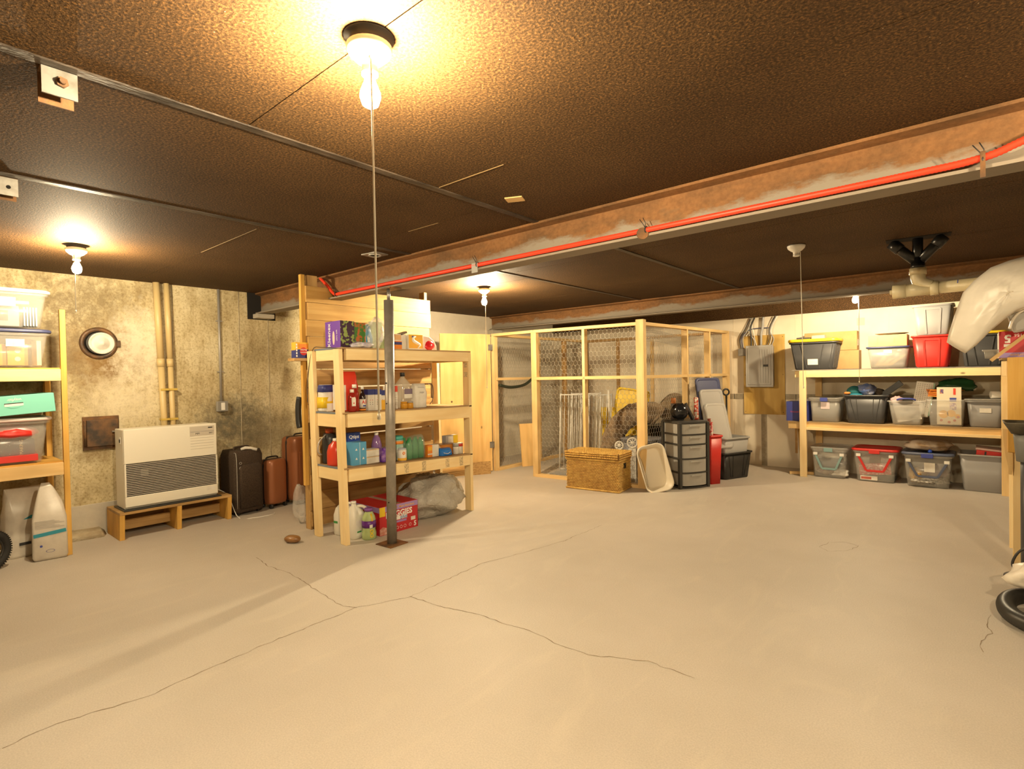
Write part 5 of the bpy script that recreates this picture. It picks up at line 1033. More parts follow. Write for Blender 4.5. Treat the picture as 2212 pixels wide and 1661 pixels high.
# ------------------------------------------------------------------ wicker chest
WK = mat('wicker', (0.72, 0.46, 0.12), 0.55, c2=(0.50, 0.27, 0.06), scale=18, bump=0.3, bscale=150)
WK2 = mat('wicker_dark', (0.20, 0.10, 0.025), 0.8)
t = thing('wicker_chest', 'woven golden wicker chest with lid in front of the cage', 'chest', (-3.575, 5.735, 0), R(7))
WX, WY, WH = 0.345, 0.19, 0.385
B(-WX + .008, WX - .008, -WY + .008, WY - .008, 0.004, WH).build('core', WK2, t)
rn = random.Random(9)
def weave(x0, x1, z0, z1, face, n_u, n_v):
    mb = MB()
    for j in range(n_v):
        for i in range(n_u):
            u = x0 + (x1 - x0) * (i + 0.5 + (0.5 if j % 2 else 0)) / n_u; v = z0 + (z1 - z0) * (j + 0.5) / n_v
            if u > x1: continue
            du = (x1 - x0) / n_u * 0.56; dv = (z1 - z0) / n_v * 0.54; sk = 0.35 if j % 2 else -0.35
            def pt(a, b, e):
                if face == 'f': return (u + a, -WY - e + 0.006, v + b)
                if face == 'r': return (WX + e - 0.006, u + a, v + b)
                if face == 'l': return (-WX - e + 0.006, u + a, v + b)
                if face == 't': return (u + a, v + b, e)
            e0 = rn.uniform(0.010, 0.016)
            vs = [pt(-du, -dv * sk, 0), pt(0, -dv, 0), pt(du, dv * sk, 0), pt(0, dv, 0), pt(0, 0, e0)]
            mb.add(vs, [(0, 1, 4), (1, 2, 4), (2, 3, 4), (3, 0, 4)], True)
    return mb
for f, a, b, n in (('f', -WX, WX, 34), ('r', -WY, WY, 19), ('l', -WY, WY, 19)):
    weave(a, b, 0.012, WH, f, n, 20).build('woven_side', WK, t)['kind'] = 'stuff'
for z in (0.012, WH - 0.01):
    for (p, q) in (((-WX, -WY), (WX, -WY)), ((WX, -WY), (WX, WY)), ((WX, WY), (-WX, WY)), ((-WX, WY), (-WX, -WY))): MB().cyl((*p, z), (*q, z), 0.011, n=8).build('rim_braid', WK, t)
B(WX - 0.004, WX + 0.006, -0.03, 0.03, 0.27, 0.33).build('hand_hole', DARK, t)
l = B(-WX - .012, WX + .012, -WY - .012, WY + .012, WH + 0.003, WH + 0.075).build('lid', WK2, t, bevel=0.008)
for k, z in enumerate((0.018, 0.045, 0.068)):
    for (p, q) in (((-WX, -WY), (WX, -WY)), ((WX, -WY), (WX, WY)), ((WX, WY), (-WX, WY)), ((-WX, WY), (-WX, -WY))):
        d = Vector(q) - Vector(p); nn = int(d.length / 0.022); mb = MB(); nrm = Vector((d.y, -d.x)).normalized() * 0.014
        for i in range(nn):
            c0 = Vector(p) + d * ((i + 0.5) / nn) + nrm
            mb.sphere((c0.x, c0.y, WH + z), 0.0125, 7, 5, (1.0, 1.0, 0.85))
        mb.build('lid_braid', WK, l)['kind'] = 'stuff'
mb = weave(-WX, WX, -WY, WY, 't', 30, 16); mb.v = [(x, y, z + WH + 0.074) for x, y, z in mb.v]; mb.build('lid_top', WK, l)['kind'] = 'stuff'

# ------------------------------------------------------------------ litter pan, drawers, ball and bins
LP = mat('ivory_plastic', (0.74, 0.66, 0.52), 0.35)
t = thing('litter_pan', 'ivory plastic litter pan propped on its edge against the post', 'pan', (-2.86, 5.975, 0.0), rot=(R(-10), R(-13), R(40)))
def yr(cx, w, h, y, r, z0): return [Vector((p.x, y, p.y + z0)) for p in rr(cx, 0, w, h, 0, r, 6)]
zc = 0.285
MB().loft([yr(0, 0.25, 0.46, 0.13, 0.07, zc), yr(0, 0.29, 0.50, 0.10, 0.08, zc), yr(0, 0.33, 0.55, -0.02, 0.09, zc), yr(0, 0.34, 0.57, -0.025, 0.095, zc), yr(0, 0.34, 0.57, -0.035, 0.095, zc), yr(0, 0.315, 0.535, -0.035, 0.085, zc), yr(0, 0.275, 0.485, 0.095, 0.075, zc), yr(0, 0.24, 0.45, 0.12, 0.065, zc)]).build('pan', LP, t)
for i in range(20): MB().obox((-0.128 + 0.012 * math.sin(i * 0.17), 0.045, zc - 0.19 + i * 0.02), (0.004, 0.05, 0.011), (0, R(0), R(-8))).build('grate_slot', mat('slot_shadow_grey', (0.22, 0.19, 0.15), 0.6), t)
DF = mat('dark_drawer_frame', (0.045, 0.042, 0.038), 0.45)
DRW = clear('drawer_plastic', (0.52, 0.50, 0.46), 0.72, 0.3)
t = thing('drawer_tower', 'five-drawer plastic tower with dark frame and clear drawers', 'drawer unit', (-2.80, 6.50, 0), R(60))
dw, dd, dh = 0.40, 0.36, 0.80          # local -y is the bowed drawer front
def bow(z, k=1.0, o=0.0): return [Vector((x, y, z)) for x, y in [(-dw / 2 * k, dd / 2), (-dw / 2 * k, -dd / 2)] + [(dw / 2 * k * math.sin(a), -dd / 2 - (0.045 + o) * math.cos(a)) for a in [R(-60 + 15 * i) for i in range(9)]] + [(dw / 2 * k, -dd / 2), (dw / 2 * k, dd / 2)]]
zs = [0.0, 0.185, 0.355, 0.525, 0.645, 0.76]
hgt = [0.165, 0.15, 0.15, 0.10, 0.095]
MB().loft([bow(0.0), bow(0.02)], False).build('base', DF, t); MB().loft([bow(0.785, 1.02), bow(0.805, 1.02), bow(0.815, 0.94)], False).build('top', DF, t, bevel=0.003)
for i in range(1, 5): MB().loft([bow(zs[i] - 0.004), bow(zs[i] + 0.014)], False).build('shelf_rail', DF, t)
for sx in (-1, 1):
    MB().obox((sx * dw / 2, -dd / 2 - 0.004, 0.40), (0.035, 0.045, 0.80)).build('frame_post', DF, t, bevel=0.004); MB().obox((sx * dw / 2, dd / 2 - 0.02, 0.40), (0.02, 0.04, 0.80)).build('frame_post', DF, t)
for i in range(5):
    z0 = (zs[i] if i else 0.02) + 0.016; z1 = zs[i + 1] - 0.006 if i < 4 else 0.78
    d = MB().loft([bow(z0, 0.92, 0.0), bow(z1, 0.93, 0.0)], False).build('drawer', DRW, t)
    MB().obox((0, -dd / 2 - 0.052, z1 - 0.022), (0.16, 0.02, 0.014)).build('drawer_pull', DRW, d, bevel=0.004)
for i, z in enumerate((0.06, 0.22, 0.40)):
    crumple('cloth_bundle', ('pale bundle in the bottom clear drawer', 'white bundle in the second clear drawer', 'pinkish bundle in the middle clear drawer')[i], 'bundle', (-2.78, 6.49, z), (0.22, 0.22, 0.09), (PAPER, WHITE, mat('pink_cloth', (0.6, 0.42, 0.34), 0.8))[i], 60 + i, 0.2)
BB = mat('black_gloss_ball', (0.012, 0.012, 0.014), 0.18)
t = thing('bowling_ball', 'glossy black ball resting on the drawer tower', 'ball', (-2.83, 6.44, 0.815))
MB().sphere((0, 0, 0.108), 0.108, 32, 20).build('ball', BB, t); MB().torus((0, 0, 0.012), 0.045, 0.012, 24, 8).build('ring_stand', BB, t)
for a in (0, 1, 2): MB().cyl((0.03 * math.cos(a) + 0.02, -0.02 + 0.03 * math.sin(a), 0.205), (0.03 * math.cos(a) + 0.021, -0.0205 + 0.03 * math.sin(a), 0.2135), 0.008, n=10).build('finger_hole', DARK, t)
c = bottle('orange_bottle', 'orange-capped dark bottle standing behind the ball', 'bottle', (-2.96, 6.56, 0.815), [(0.035, 0), (0.036, 0.16), (0.028, 0.20)], mat('smoke', (0.08, 0.06, 0.05), 0.4), ([(0.030, 0.20), (0.030, 0.265), (0.028, 0.268)], mat('copper_cap', (0.55, 0.20, 0.06), 0.35)))
c = carton('spray_can', 'tall red and white can behind the ball', 'can', (-2.68, 6.60, 0.815), (0.05, 0.05, 0.28), mat('multi_print', (0.55, 0.06, 0.03), 0.4, c2=(0.75, 0.68, 0.58), scale=28, lo=0.5, hi=0.55), bevel=0.015)
o = MB().obox((-2.74, 6.52, 0.92), (0.03, 0.05, 0.22), (R(20), R(-18), 0)).build('black_wedge', BLACK); tag(o, 'black wedge leaning between ball and red can', 'tool'); 
t = thing('red_bin', 'tall narrow red bin beside the drawer tower', 'bin', (-2.60, 6.83, 0), R(60))
MB().loft([rr(0, 0, 0.15, 0.20, 0, 0.02), rr(0, 0, 0.19, 0.24, 0.61, 0.025), rr(0, 0, 0.182, 0.232, 0.61, 0.022), rr(0, 0, 0.14, 0.19, 0.01, 0.02)]).build('bin', RED, t)
MB().loft([rr(0, 0, 0.19, 0.24, 0.585, 0.025), rr(0, 0, 0.21, 0.26, 0.59, 0.03), rr(0, 0, 0.21, 0.26, 0.612, 0.03), rr(0, 0, 0.182, 0.232, 0.612, 0.022)], True, False, False).build('rim', RED, t)
for i in range(5):
    rn2 = random.Random(i); x, y = rn2.uniform(-0.05, 0.05), rn2.uniform(-0.06, 0.06)
    o = MB().cyl((0, 0, 0.02), (rn2.uniform(-0.04, 0.04), rn2.uniform(-0.04, 0.04), rn2.uniform(0.70, 0.84)), 0.022, n=12).build('wrapping_roll', mat('wrap_print_%d' % i, ((0.5, 0.05, 0.05), (0.65, 0.6, 0.5), (0.25, 0.07, 0.05), (0.55, 0.5, 0.45), (0.35, 0.3, 0.28))[i], 0.3, c2=((0.7, 0.6, 0.5), (0.4, 0.06, 0.05), (0.6, 0.5, 0.4), (0.3, 0.2, 0.15), (0.7, 0.66, 0.6))[i], scale=30, lo=0.48, hi=0.55), None, (-2.60 + x * 0.6, 6.83 + y * 0.6, 0.0)); tag(o, ('red wrapping paper roll in the red bin', 'cream wrapping paper roll in the red bin', 'dark red wrapping roll in the red bin', 'grey-white wrapping roll in the red bin', 'grey patterned wrapping roll in the red bin')[i], 'wrapping paper', 'wrapping rolls in the red bin')
tote('black_tote', 'black ribbed tote at the bottom of the stack by the cage', (-2.58, 7.36, 0), R(68), 0.52, 0.40, 0.35, BLACK, ribs='u', lid=None)
tote('grey_tote', 'grey nested tote on top of the black tote', (-2.58, 7.36, 0.20), R(68), 0.48, 0.36, 0.34, GREYP, ribs=None)
def lid(label, m, loc, rot, w=0.42, h=0.66):
    o = MB().loft([rr(0, 0, w, h, 0, 0.05), rr(0, 0, w, h, 0.022, 0.05), rr(0, 0, w - 0.05, h - 0.05, 0.024, 0.04), rr(0, 0, w - 0.07, h - 0.07, 0.010, 0.04)]).build('tote_lid', m, None, loc, rot=rot); tag(o, label, 'lid', 'loose tote lids'); return o
lid('navy tote lid standing tallest in the nested totes', NAVY, (-2.74, 7.22, 0.93), (R(80), 0, R(62)), 0.40, 0.80)
lid('clear tote lid leaning before the navy lid', clear('lid_clear', (0.55, 0.53, 0.50), 0.72, 0.25), (-2.66, 7.15, 0.80), (R(77), 0, R(62)), 0.38, 0.76)
lid('smaller clear tote lid at the front of the leaning lids', clear('lid_clear2', (0.66, 0.64, 0.60), 0.6, 0.25), (-2.60, 7.12, 0.70), (R(74), 0, R(62)), 0.34, 0.60)
t = thing('yard_tool', 'black-handled shovel leaning on the cage corner', 'shovel', (-2.86, 8.20, 0))
MB().cyl((0, 0, 0.3), (-0.03, 0.06, 1.05), 0.013, n=10).build('shaft', BLACK, t); MB().torus((-0.035, 0.065, 1.10), 0.045, 0.013, 20, 8, Euler((R(90), 0, R(40))).to_matrix()).build('grip', BLACK, t); MB().obox((0.012, -0.03, 0.17), (0.20, 0.02, 0.33), (0, 0, R(40))).build('blade', IRON, t)

# ------------------------------------------------------------------ breaker panel
PLYW = wood('panel_plywood', 'z', (0.70, 0.48, 0.16), (0.58, 0.36, 0.09), g=7)
t = thing('backer_board', 'plywood backing board on the rear wall carrying the breaker panel', 'board', (-2.43, YB, 0))
B(-0.285, 0.29, -0.018, -0.0005, 0.765, 1.935).build('panel', PLYW, t, bevel=0.002)
for x in (-0.26, 0.265):
    for z in (0.80, 1.35, 1.90): MB().cyl((x, -0.018, z), (x, -0.021, z), 0.006, n=8).build('screw', IRON, t)
t = thing('breaker_panel', 'grey steel electrical breaker panel on plywood board', 'breaker panel', (-2.46, YB - 0.019, 0))
PG = mat('panel_grey', (0.36, 0.34, 0.31), 0.4, metal=0.2); PG2 = mat('panel_grey_dark', (0.28, 0.265, 0.24), 0.4, metal=0.2)
B(-0.18, 0.18, -0.085, 0, 1.185, 1.765).build('cabinet', PG2, t)
B(-0.195, 0.19, -0.095, -0.085, 1.17, 1.785).build('cover', PG, t, bevel=0.006)
d = B(-0.165, 0.16, -0.102, -0.095, 1.205, 1.75).build('door', PG, t, bevel=0.005)
for x in (0.01, 0.045, 0.08, 0.115): B(x, x + 0.010, -0.108, -0.102, 1.235, 1.72).build('pressed_rib', PG, d, bevel=0.002)
B(0.055, 0.125, -0.110, -0.102, 1.47, 1.50).build('latch', BLACK, d, bevel=0.002)
for x in (-0.18, 0.175):
    for z in (1.19, 1.765): MB().cyl((x, -0.095, z), (x, -0.099, z), 0.007, n=8).build('screw', STEELP, t)
t = thing('wire_trough', 'small grey steel box joined to the breaker panel side', 'box', (-2.73, YB - 0.001, 0))
B(-0.045, 0.068, -0.075, -0.019, 1.64, 1.745).build('box', PG2, t, bevel=0.003); B(-0.05, 0.0, -0.078, -0.019, 1.745, 1.75).build('lid', PG2, t)
cab = [((-2.74, 1.75), (-2.76, 1.9), (-2.68, 2.05), (-2.60, 2.20), BLACK, 'black cable rising from the small steel box'), ((-2.72, 1.75), (-2.73, 1.92), (-2.60, 2.03), (-2.35, 2.04), NAVY, 'blue-grey cable looping across above the panel'),
       ((-2.70, 1.75), (-2.71, 1.9), (-2.64, 2.03), (-2.58, 2.20), GREYP, 'grey cable arching out of the small steel box'), ((-2.59, 1.785), (-2.59, 1.9), (-2.60, 2.05), (-2.54, 2.20), BLACK, 'thick black cable entering panel top at left'),
       ((-2.55, 1.785), (-2.56, 1.88), (-2.63, 1.97), (-2.67, 1.93), PAPER, 'white cable curling back above the panel'), ((-2.52, 1.785), (-2.54, 1.86), (-2.56, 1.97), (-2.60, 2.20), PAPER, 'white cable among the left bundle over panel'),
       ((-2.455, 1.785), (-2.45, 1.95), (-2.43, 2.05), (-2.42, 2.20), GREYP, 'wide grey conduit straight above panel centre'), ((-2.37, 1.785), (-2.34, 1.88), (-2.33, 2.04), (-2.26, 2.20), BLACK, 'dark cable of the right bundle over panel'),
       ((-2.34, 1.785), (-2.31, 1.9), (-2.31, 2.03), (-2.23, 2.20), PAPER, 'white cable of the right bundle over panel'), ((-2.31, 1.785), (-2.28, 1.88), (-2.33, 2.0), (-2.24, 2.20), GREYP, 'grey cable crossing in the right bundle')]
for i, (*p, m, lab) in enumerate(cab):
    y = YB - 0.03 - 0.006 * (i % 4); r_ = 0.018 if 'wide' in lab else (0.012 if 'thick' in lab else 0.0065)
    o = MB().tube(smooth_path([(x, y, z) for x, z in p], 8), r_, 8).build('electric_cable', m); tag(o, lab, 'cable', 'cables above the breaker panel')

# ------------------------------------------------------------------ right storage shelf
YS = 7.90
t = thing('storage_shelf', 'long pine storage shelf of totes along the rear wall', 'shelf', (-0.85, YS, 0))
def xw(x): return x + 0.85
B(xw(-1.815), xw(-1.735), 0.0, 0.04, 0, 1.408).build('post', PALE['z'], t, bevel=0.003)
B(xw(-1.74), xw(-1.66), 0.56, 0.60, 0, 1.40).build('post', PINE['z'], t); B(xw(0.17), xw(0.25), 0.0, 0.04, 0, 1.40).build('post', PINE['z'], t, bevel=0.003); B(xw(0.17), xw(0.25), 0.56, 0.60, 0, 1.40).build('post', PINE['z'], t)
B(xw(-1.875), xw(0.17), 0.041, 0.079, 1.310, 1.400).build('front_board', PALE['x'], t, bevel=0.003)
B(xw(-1.734), xw(0.168), 0.002, 0.040, 1.310, 1.400).build('front_board', PALE['x'], t, bevel=0.003)
B(xw(-1.73), xw(0.2), 0.55, 0.59, 1.31, 1.40).build('back_board', PINE['x'], t)
B(xw(-1.90), xw(0.25), 0.0, 0.60, 1.401, 1.411).build('deck', mat('grey_deck', (0.20, 0.19, 0.19), 0.6, c2=(0.30, 0.26, 0.2), scale=8), t)
B(xw(-1.96), xw(0.17), 0.041, 0.079, 0.630, 0.716).build('front_board', PINE['x'], t, bevel=0.003)
B(xw(-1.734), xw(0.168), 0.0, 0.040, 0.622, 0.655).build('lip_board', PALE['x'], t, bevel=0.003)
B(xw(-1.73), xw(0.2), 0.55, 0.59, 0.63, 0.716).build('back_board', PINE['x'], t)
B(xw(-1.96), xw(0.25), 0.03, 0.60, 0.717, 0.727).build('deck', PLYX, t)
B(xw(-1.96), xw(-1.92), 0.079, 0.55, 0.63, 0.716).build('end_board', PINE['y'], t); B(xw(-1.875), xw(-1.84), 0.079, 0.55, 1.31, 1.40).build('end_board', PINE['y'], t)
ZA, ZB = 1.412, 0.728
# top tier
tote('black_tote', 'black tote with yellow lid on the top shelf', (-1.66, YS + 0.205, ZA), 0, 0.54, 0.37, 0.36, CHAR, taper=0.82, lid=YELL, lid_h=0.04, ribs='s', sticker=(0.0, 0.10, 0.12, 0.075, PAPER))
carton('grey_box', 'small grey metal box on the yellow lid', 'box', (-1.62, YS + 0.22, ZA + 0.401), (0.15, 0.10, 0.05), GREYP); carton('black_box', 'flat black box on the left of yellow lid', 'box', (-1.80, YS + 0.22, ZA + 0.401), (0.16, 0.10, 0.03), CHAR)
c = carton('cardboard_box', 'long brown cardboard box, upper one behind yellow-lidded tote', 'box', (-1.53, YS + 0.525, ZA + 0.25), (0.62, 0.19, 0.25), CARD, bevel=0.004); B(0.305, 0.312, -0.05, 0.03, 0.06, 0.14).build('box_label', PAPER, c)
c = carton('cardboard_box', 'lower brown cardboard box behind the yellow-lidded tote', 'box', (-1.52, YS + 0.525, ZA), (0.64, 0.19, 0.248), CARD, bevel=0.004)
carton('dark_board', 'dark grey panel standing left of the cardboard boxes', 'panel', (-1.92, YS + 0.57, ZA), (0.10, 0.03, 0.45), CHAR)
tote('clear_tote', 'clear tote of wooden sticks with dark rim on top shelf', (-0.855, YS + 0.27, ZA), 0, 0.43, 0.34, 0.265, CL_F, taper=0.84, rim=NAVY, sticker=(0.0, 0.20, 0.085, 0.045, PAPER))
for i in range(9):
    o = MB().bar((-0.99 + 0.020 * i, YS + 0.17, ZA + 0.03), (-0.90 + 0.028 * i, YS + 0.19, ZA + 0.15 + 0.01 * (i % 3)), 0.012, 0.012).build('wood_stick', PALE['x'], None); tag(o, ('first', 'second', 'third', 'fourth', 'fifth', 'sixth', 'seventh', 'eighth', 'ninth')[i] + ' slanting stick from the left in dark-rimmed tote', 'stick', 'sticks in the dark-rimmed tote')
o = MB().cyl((-0.78, YS + 0.18, ZA + 0.12), (-0.74, YS + 0.22, ZA + 0.22), 0.03, n=16).build('paper_roll', PAPER); tag(o, 'short white paper roll inside the tote of sticks', 'roll')
c = carton('cardboard_box', 'open golden cardboard box on the tote of sticks', 'box', (-0.86, YS + 0.27, ZA + 0.267), (0.39, 0.30, 0.14), CARDL, bevel=0.003)
text('Kitchen', 0.03, mat('pencil', (0.45, 0.30, 0.12), 0.7), c, (-0.10, -0.1505, 0.07), (0, -1, 0), (-1, 0, 0)); text('Extra', 0.03, mat('pencil', (0, 0, 0)), c, (0.07, -0.1505, 0.07), (0, -1, 0), (-1, 0, 0))
o = MB().lathe([(0.10, 0), (0.165, 0.018), (0.175, 0.022), (0.165, 0.022), (0.10, 0.006)], n=32).build('white_plate', GREYP, None, (-0.83, YS + 0.27, ZA + 0.4075)); tag(o, 'round pale platter on the golden cardboard box', 'platter')
tote('red_tote', 'bright red tote on the top shelf', (-0.43, YS + 0.27, ZA), 0, 0.37, 0.36, 0.375, RED, taper=0.80, ribs='p')
tote('grey_tote', 'light grey tote stacked on the red tote', (-0.42, YS + 0.27, ZA + 0.376), 0, 0.37, 0.36, 0.355, mat('silver_plastic', (0.30, 0.30, 0.30), 0.4), taper=0.82, ribs='p')
tote('charcoal_tote', 'charcoal tote with yellow lid behind the hanging white sheet', (0.02, YS + 0.27, ZA), 0, 0.38, 0.38, 0.36, CHAR, taper=0.84, lid=YELL, ribs='s')
# middle tier
c = carton('blue_box', 'deep blue box with small red lettering left of post', 'box', (-1.86, YS + 0.22, ZB), (0.27, 0.26, 0.26), mat('cobalt_card', (0.04, 0.05, 0.26), 0.4))
text('TOOLBOX', 0.028, mat('red_print', (0, 0, 0)), c, (-0.02, -0.1306, 0.12), (0, -1, 0), (0, 0, 1)); B(-0.13, -0.06, -0.1304, -0.13, 0.0, 0.26).build('light_strip', BLUE, c)
carton('white_tub', 'white tub standing on the deep blue box', 'tub', (-1.80, YS + 0.30, ZB + 0.261), (0.15, 0.16, 0.045), PAPER, bevel=0.01)
tote('clear_tote', 'frosted clear tote with blue latch next to the post', (-1.535, YS + 0.26, ZB), 0, 0.34, 0.40, 0.295, CL_F, taper=0.92, lid=CL_F, lid_h=0.022, latch=BLUE, sticker=(0.01, 0.215, 0.10, 0.09, mat('pink_label', (0.70, 0.58, 0.58), 0.6)))
crumple('grey_bundle', 'grey-blue bundle inside the frosted clear tote', 'bundle', (-1.53, YS + 0.25, ZB + 0.018), (0.26, 0.28, 0.24), mat('slate_cloth', (0.20, 0.22, 0.25), 0.7), 71, 0.1)
tote('black_tote', 'open black tote holding a cap on the middle shelf', (-1.088, YS + 0.24, ZB), 0, 0.45, 0.40, 0.355, CHAR, taper=0.84, ribs='u')
t = thing('teal_cap', 'teal cloth cap on top of the black tote', 'cap', (-1.22, YS + 0.20, ZB + 0.36))
MB().sphere((0, 0, 0.035), 0.085, 20, 12, (1.0, 0.9, 0.85), lump(12, 0.05)).build('crown', mat('teal_cloth', (0.015, 0.13, 0.14), 0.8), t); MB().sphere((0.03, -0.08, 0.0), 0.06, 14, 8, (1.2, 0.9, 0.16)).build('visor', mat('sky_cloth', (0.03, 0.30, 0.45), 0.7), t)
crumple('blue_plastic_bag', 'blue and clear plastic bag heaped on the black tote', 'bag', (-1.08, YS + 0.20, ZB + 0.33), (0.18, 0.16, 0.16), mat('blue_film', (0.10, 0.16, 0.42), 0.2, c2=(0.3, 0.3, 0.32), scale=12), 73, 0.25)
o = MB().sphere((-1.285, YS + 0.12, ZB + 0.375), 0.03, 12, 8, (1.3, 0.8, 0.6)).build('orange_toy', mat('orange_gloss', (0.75, 0.25, 0.06), 0.3)); tag(o, 'small orange toy peeking over black tote rim', 'toy')
o = MB().obox((-0.845, YS + 0.22, ZB + 0.41), (0.07, 0.05, 0.30), (0, R(50), 0)).build('black_bar_box', mat('black_card', (0.03, 0.03, 0.03), 0.35), bevel=0.003); tag(o, 'long black box sticking out of the black tote', 'box')
crumple('dark_pouch', 'dark pouch lying beside the blue plastic bag', 'pouch', (-0.97, YS + 0.24, ZB + 0.34), (0.14, 0.14, 0.10), mat('dark_brown_cloth', (0.06, 0.045, 0.03), 0.7), 74, 0.2)
tote('clear_tote', 'clear open tote of papers with dotted white board', (-0.67, YS + 0.22, ZB), 0, 0.36, 0.34, 0.29, CL_F, taper=0.80)
t = thing('pegboard', 'white dotted board standing up in the clear tote', 'board', (-0.56, YS + 0.20, ZB + 0.10), rot=(R(-8), R(8), R(-4)))
B(-0.085, 0.085, -0.008, 0.008, 0, 0.42).build('board', PAPER, t, bevel=0.01)
mb = MB()
for i in range(7):
    for j in range(13): mb.box(-0.068 + i * 0.022, -0.062 + i * 0.022, -0.0088, -0.008, 0.12 + j * 0.022, 0.126 + j * 0.022)
mb.build('dot_pattern', INK, t)['kind'] = 'stuff'; B(0.086, 0.094, -0.006, 0.012, 0.02, 0.41).build('green_edge', mat('pale_green', (0.35, 0.58, 0.42), 0.5), t)
c = carton('paper_booklet', 'white booklet with handwriting against clear tote front', 'booklet', (-0.64, YS + 0.10, ZB + 0.02), (0.24, 0.03, 0.19), PAPER, rz=0)
c.rotation_euler = (0, R(-12), 0); c.location.z += 0.03
text('happy', 0.05, INK, c, (0.06, -0.0156, 0.07), (0, -1, 0), (-0.6, 0, 0.8)); B(-0.02, 0.02, -0.0157, -0.015, 0.12, 0.145).build('grey_print', GREYP, c)
crumple('pink_cloth', 'pale pink cloth spilling over the tote rim', 'cloth', (-0.78, YS + 0.20, ZB + 0.25), (0.13, 0.14, 0.10), mat('pale_pink', (0.66, 0.45, 0.45), 0.8), 75, 0.2)
tote('clear_tote', 'clear tote with blue bail handle around a printed box', (-0.30, YS + 0.20, ZB), 0, 0.345, 0.34, 0.31, CL_W, taper=0.86)
c = carton('toy_box', 'tall cream printed box with yellow artwork in clear tote', 'box', (-0.275, YS + 0.165, ZB + 0.02), (0.22, 0.16, 0.43), mat('cream_card', (0.74, 0.66, 0.50), 0.5), prints=(('-y', 0.35, 0.55, 0.80, 0.97, mat('red_print', (0, 0, 0))), ('-y', -0.75, -0.45, 0.83, 0.95, mat('navy_print', (0.08, 0.07, 0.25), 0.5, c2=(0.7, 0.3, 0.1), scale=30)), ('-y', 0.05, 0.6, 0.62, 0.72, BLUE), ('-y', 0.05, 0.6, 0.40, 0.58, mat('mauve_block', (0.33, 0.22, 0.34), 0.5, c2=(0.7, 0.6, 0.5), scale=60, lo=0.45, hi=0.55))))
for (x, z, r_) in ((-0.05, 0.12, 0.045), (0.02, 0.13, 0.04), (0.075, 0.10, 0.025)): MB().cyl((x, -0.08, z), (x, -0.0812, z), r_, n=20).build('yellow_art', AMBER, c)
for (x, z) in ((-0.07, 0.05), (0.0, 0.03), (0.05, 0.05), (0.08, 0.09)): MB().cyl((x, -0.0805, z), (x, -0.0818, z), 0.014, n=8).build('red_art', mat('brick_print', (0.5, 0.12, 0.08), 0.5), c)
MB().tube(smooth_path([(-0.09, -0.22, 0.30), (-0.05, -0.24, 0.315), (0.05, -0.24, 0.315), (0.09, -0.22, 0.30)], 4), 0.010, 8).build('bail_handle', BLUE, bpy.data.objects['clear_tote.005'] if 'clear_tote.005' in bpy.data.objects else None, (-0.0, 0.045, 0))
for i in range(5):
    o = MB().obox((-0.40 + 0.02 * i, YS + 0.22 + 0.01 * i, ZB + 0.345 + 0.018 * i), (0.14 + 0.05 * i, 0.20, 0.012), (0, R(4 - i), R(5 * i))).build('orange_folder', ORNG if i % 2 == 0 else mat('deep_orange', (0.62, 0.17, 0.02), 0.5)); tag(o, ('lowest orange folder piled in the blue-handled tote', 'second orange folder up in the blue-handled tote', 'middle orange folder piled in the blue-handled tote', 'fourth orange folder up in the blue-handled tote', 'top orange folder on the blue-handled tote')[i], 'folder', 'orange folders')
crumple('green_bag', 'dark green glossy bag draped over the printed box', 'bag', (-0.21, YS + 0.29, ZB + 0.40), (0.36, 0.20, 0.15), mat('dark_green_film', (0.015, 0.06, 0.02), 0.25), 81, 0.2)
t = tote('clear_tote', 'clear tote with white label at right end of shelf', (0.04, YS + 0.27, ZB), 0, 0.32, 0.36, 0.30, CL_G, taper=0.84, lid=CL_F, lid_h=0.02, sticker=(0.0, 0.19, 0.10, 0.05, PAPER))
for i, (x, ry) in enumerate(((-0.03, 30), (0.08, -35))):
    o = MB().obox((x + 0.04 - 0.03, YS + 0.15, ZB + 0.075), (0.11, 0.01, 0.08), (0, R(ry), 0)).build('cardboard_piece', CARDL); tag(o, ('left tan card piece in the rightmost clear tote', 'right tan card piece in the rightmost clear tote')[i], 'cardboard')
o = MB().cyl((0.085, YS + 0.20, ZB + 0.362), (0.24, YS + 0.24, ZB + 0.362), 0.04, n=18).build('paper_towel_roll', PAPER); tag(o, 'white paper roll lying on the rightmost clear tote', 'roll')
tote('black_tote', 'narrow black tote with yellow lid behind right post', (0.415, YS + 0.29, ZB), 0, 0.30, 0.34, 0.29, BLACK, lid=YELL, lid_h=0.05)
# floor totes
TQ = mat('dusty_teal', (0.22, 0.36, 0.36), 0.4)
tote('clear_tote', 'clear floor tote with dusty teal handle beside post', (-1.495, YS + 0.29, 0), 0, 0.40, 0.42, 0.37, CL_W, taper=0.90, lid=CL_F, latch=TQ, handle=(TQ, 0.12, 0.30, 0.30))
tote('clear_tote', 'clear floor tote with red lid and handle', (-0.995, YS + 0.29, 0), 0, 0.45, 0.42, 0.385, CL_W, taper=0.86, lid=RED, latch=RED, handle=(RED, 0.14, 0.32, 0.34))
tote('clear_tote', 'clear floor tote with navy lid and handle', (-0.475, YS + 0.26, 0), 0, 0.45, 0.42, 0.38, CL_W, taper=0.88, lid=mat('slate_blue', (0.10, 0.12, 0.19), 0.4), latch=BLUE, handle=(mat('slate_blue', (0, 0, 0)), 0.13, 0.30, 0.36), sticker=(0.02, 0.24, 0.10, 0.11, PAPER))
tote('clear_tote', 'big smoky open tote at right end on floor', (0.05, YS + 0.30, 0), 0, 0.48, 0.42, 0.42, CL_G, taper=0.84)
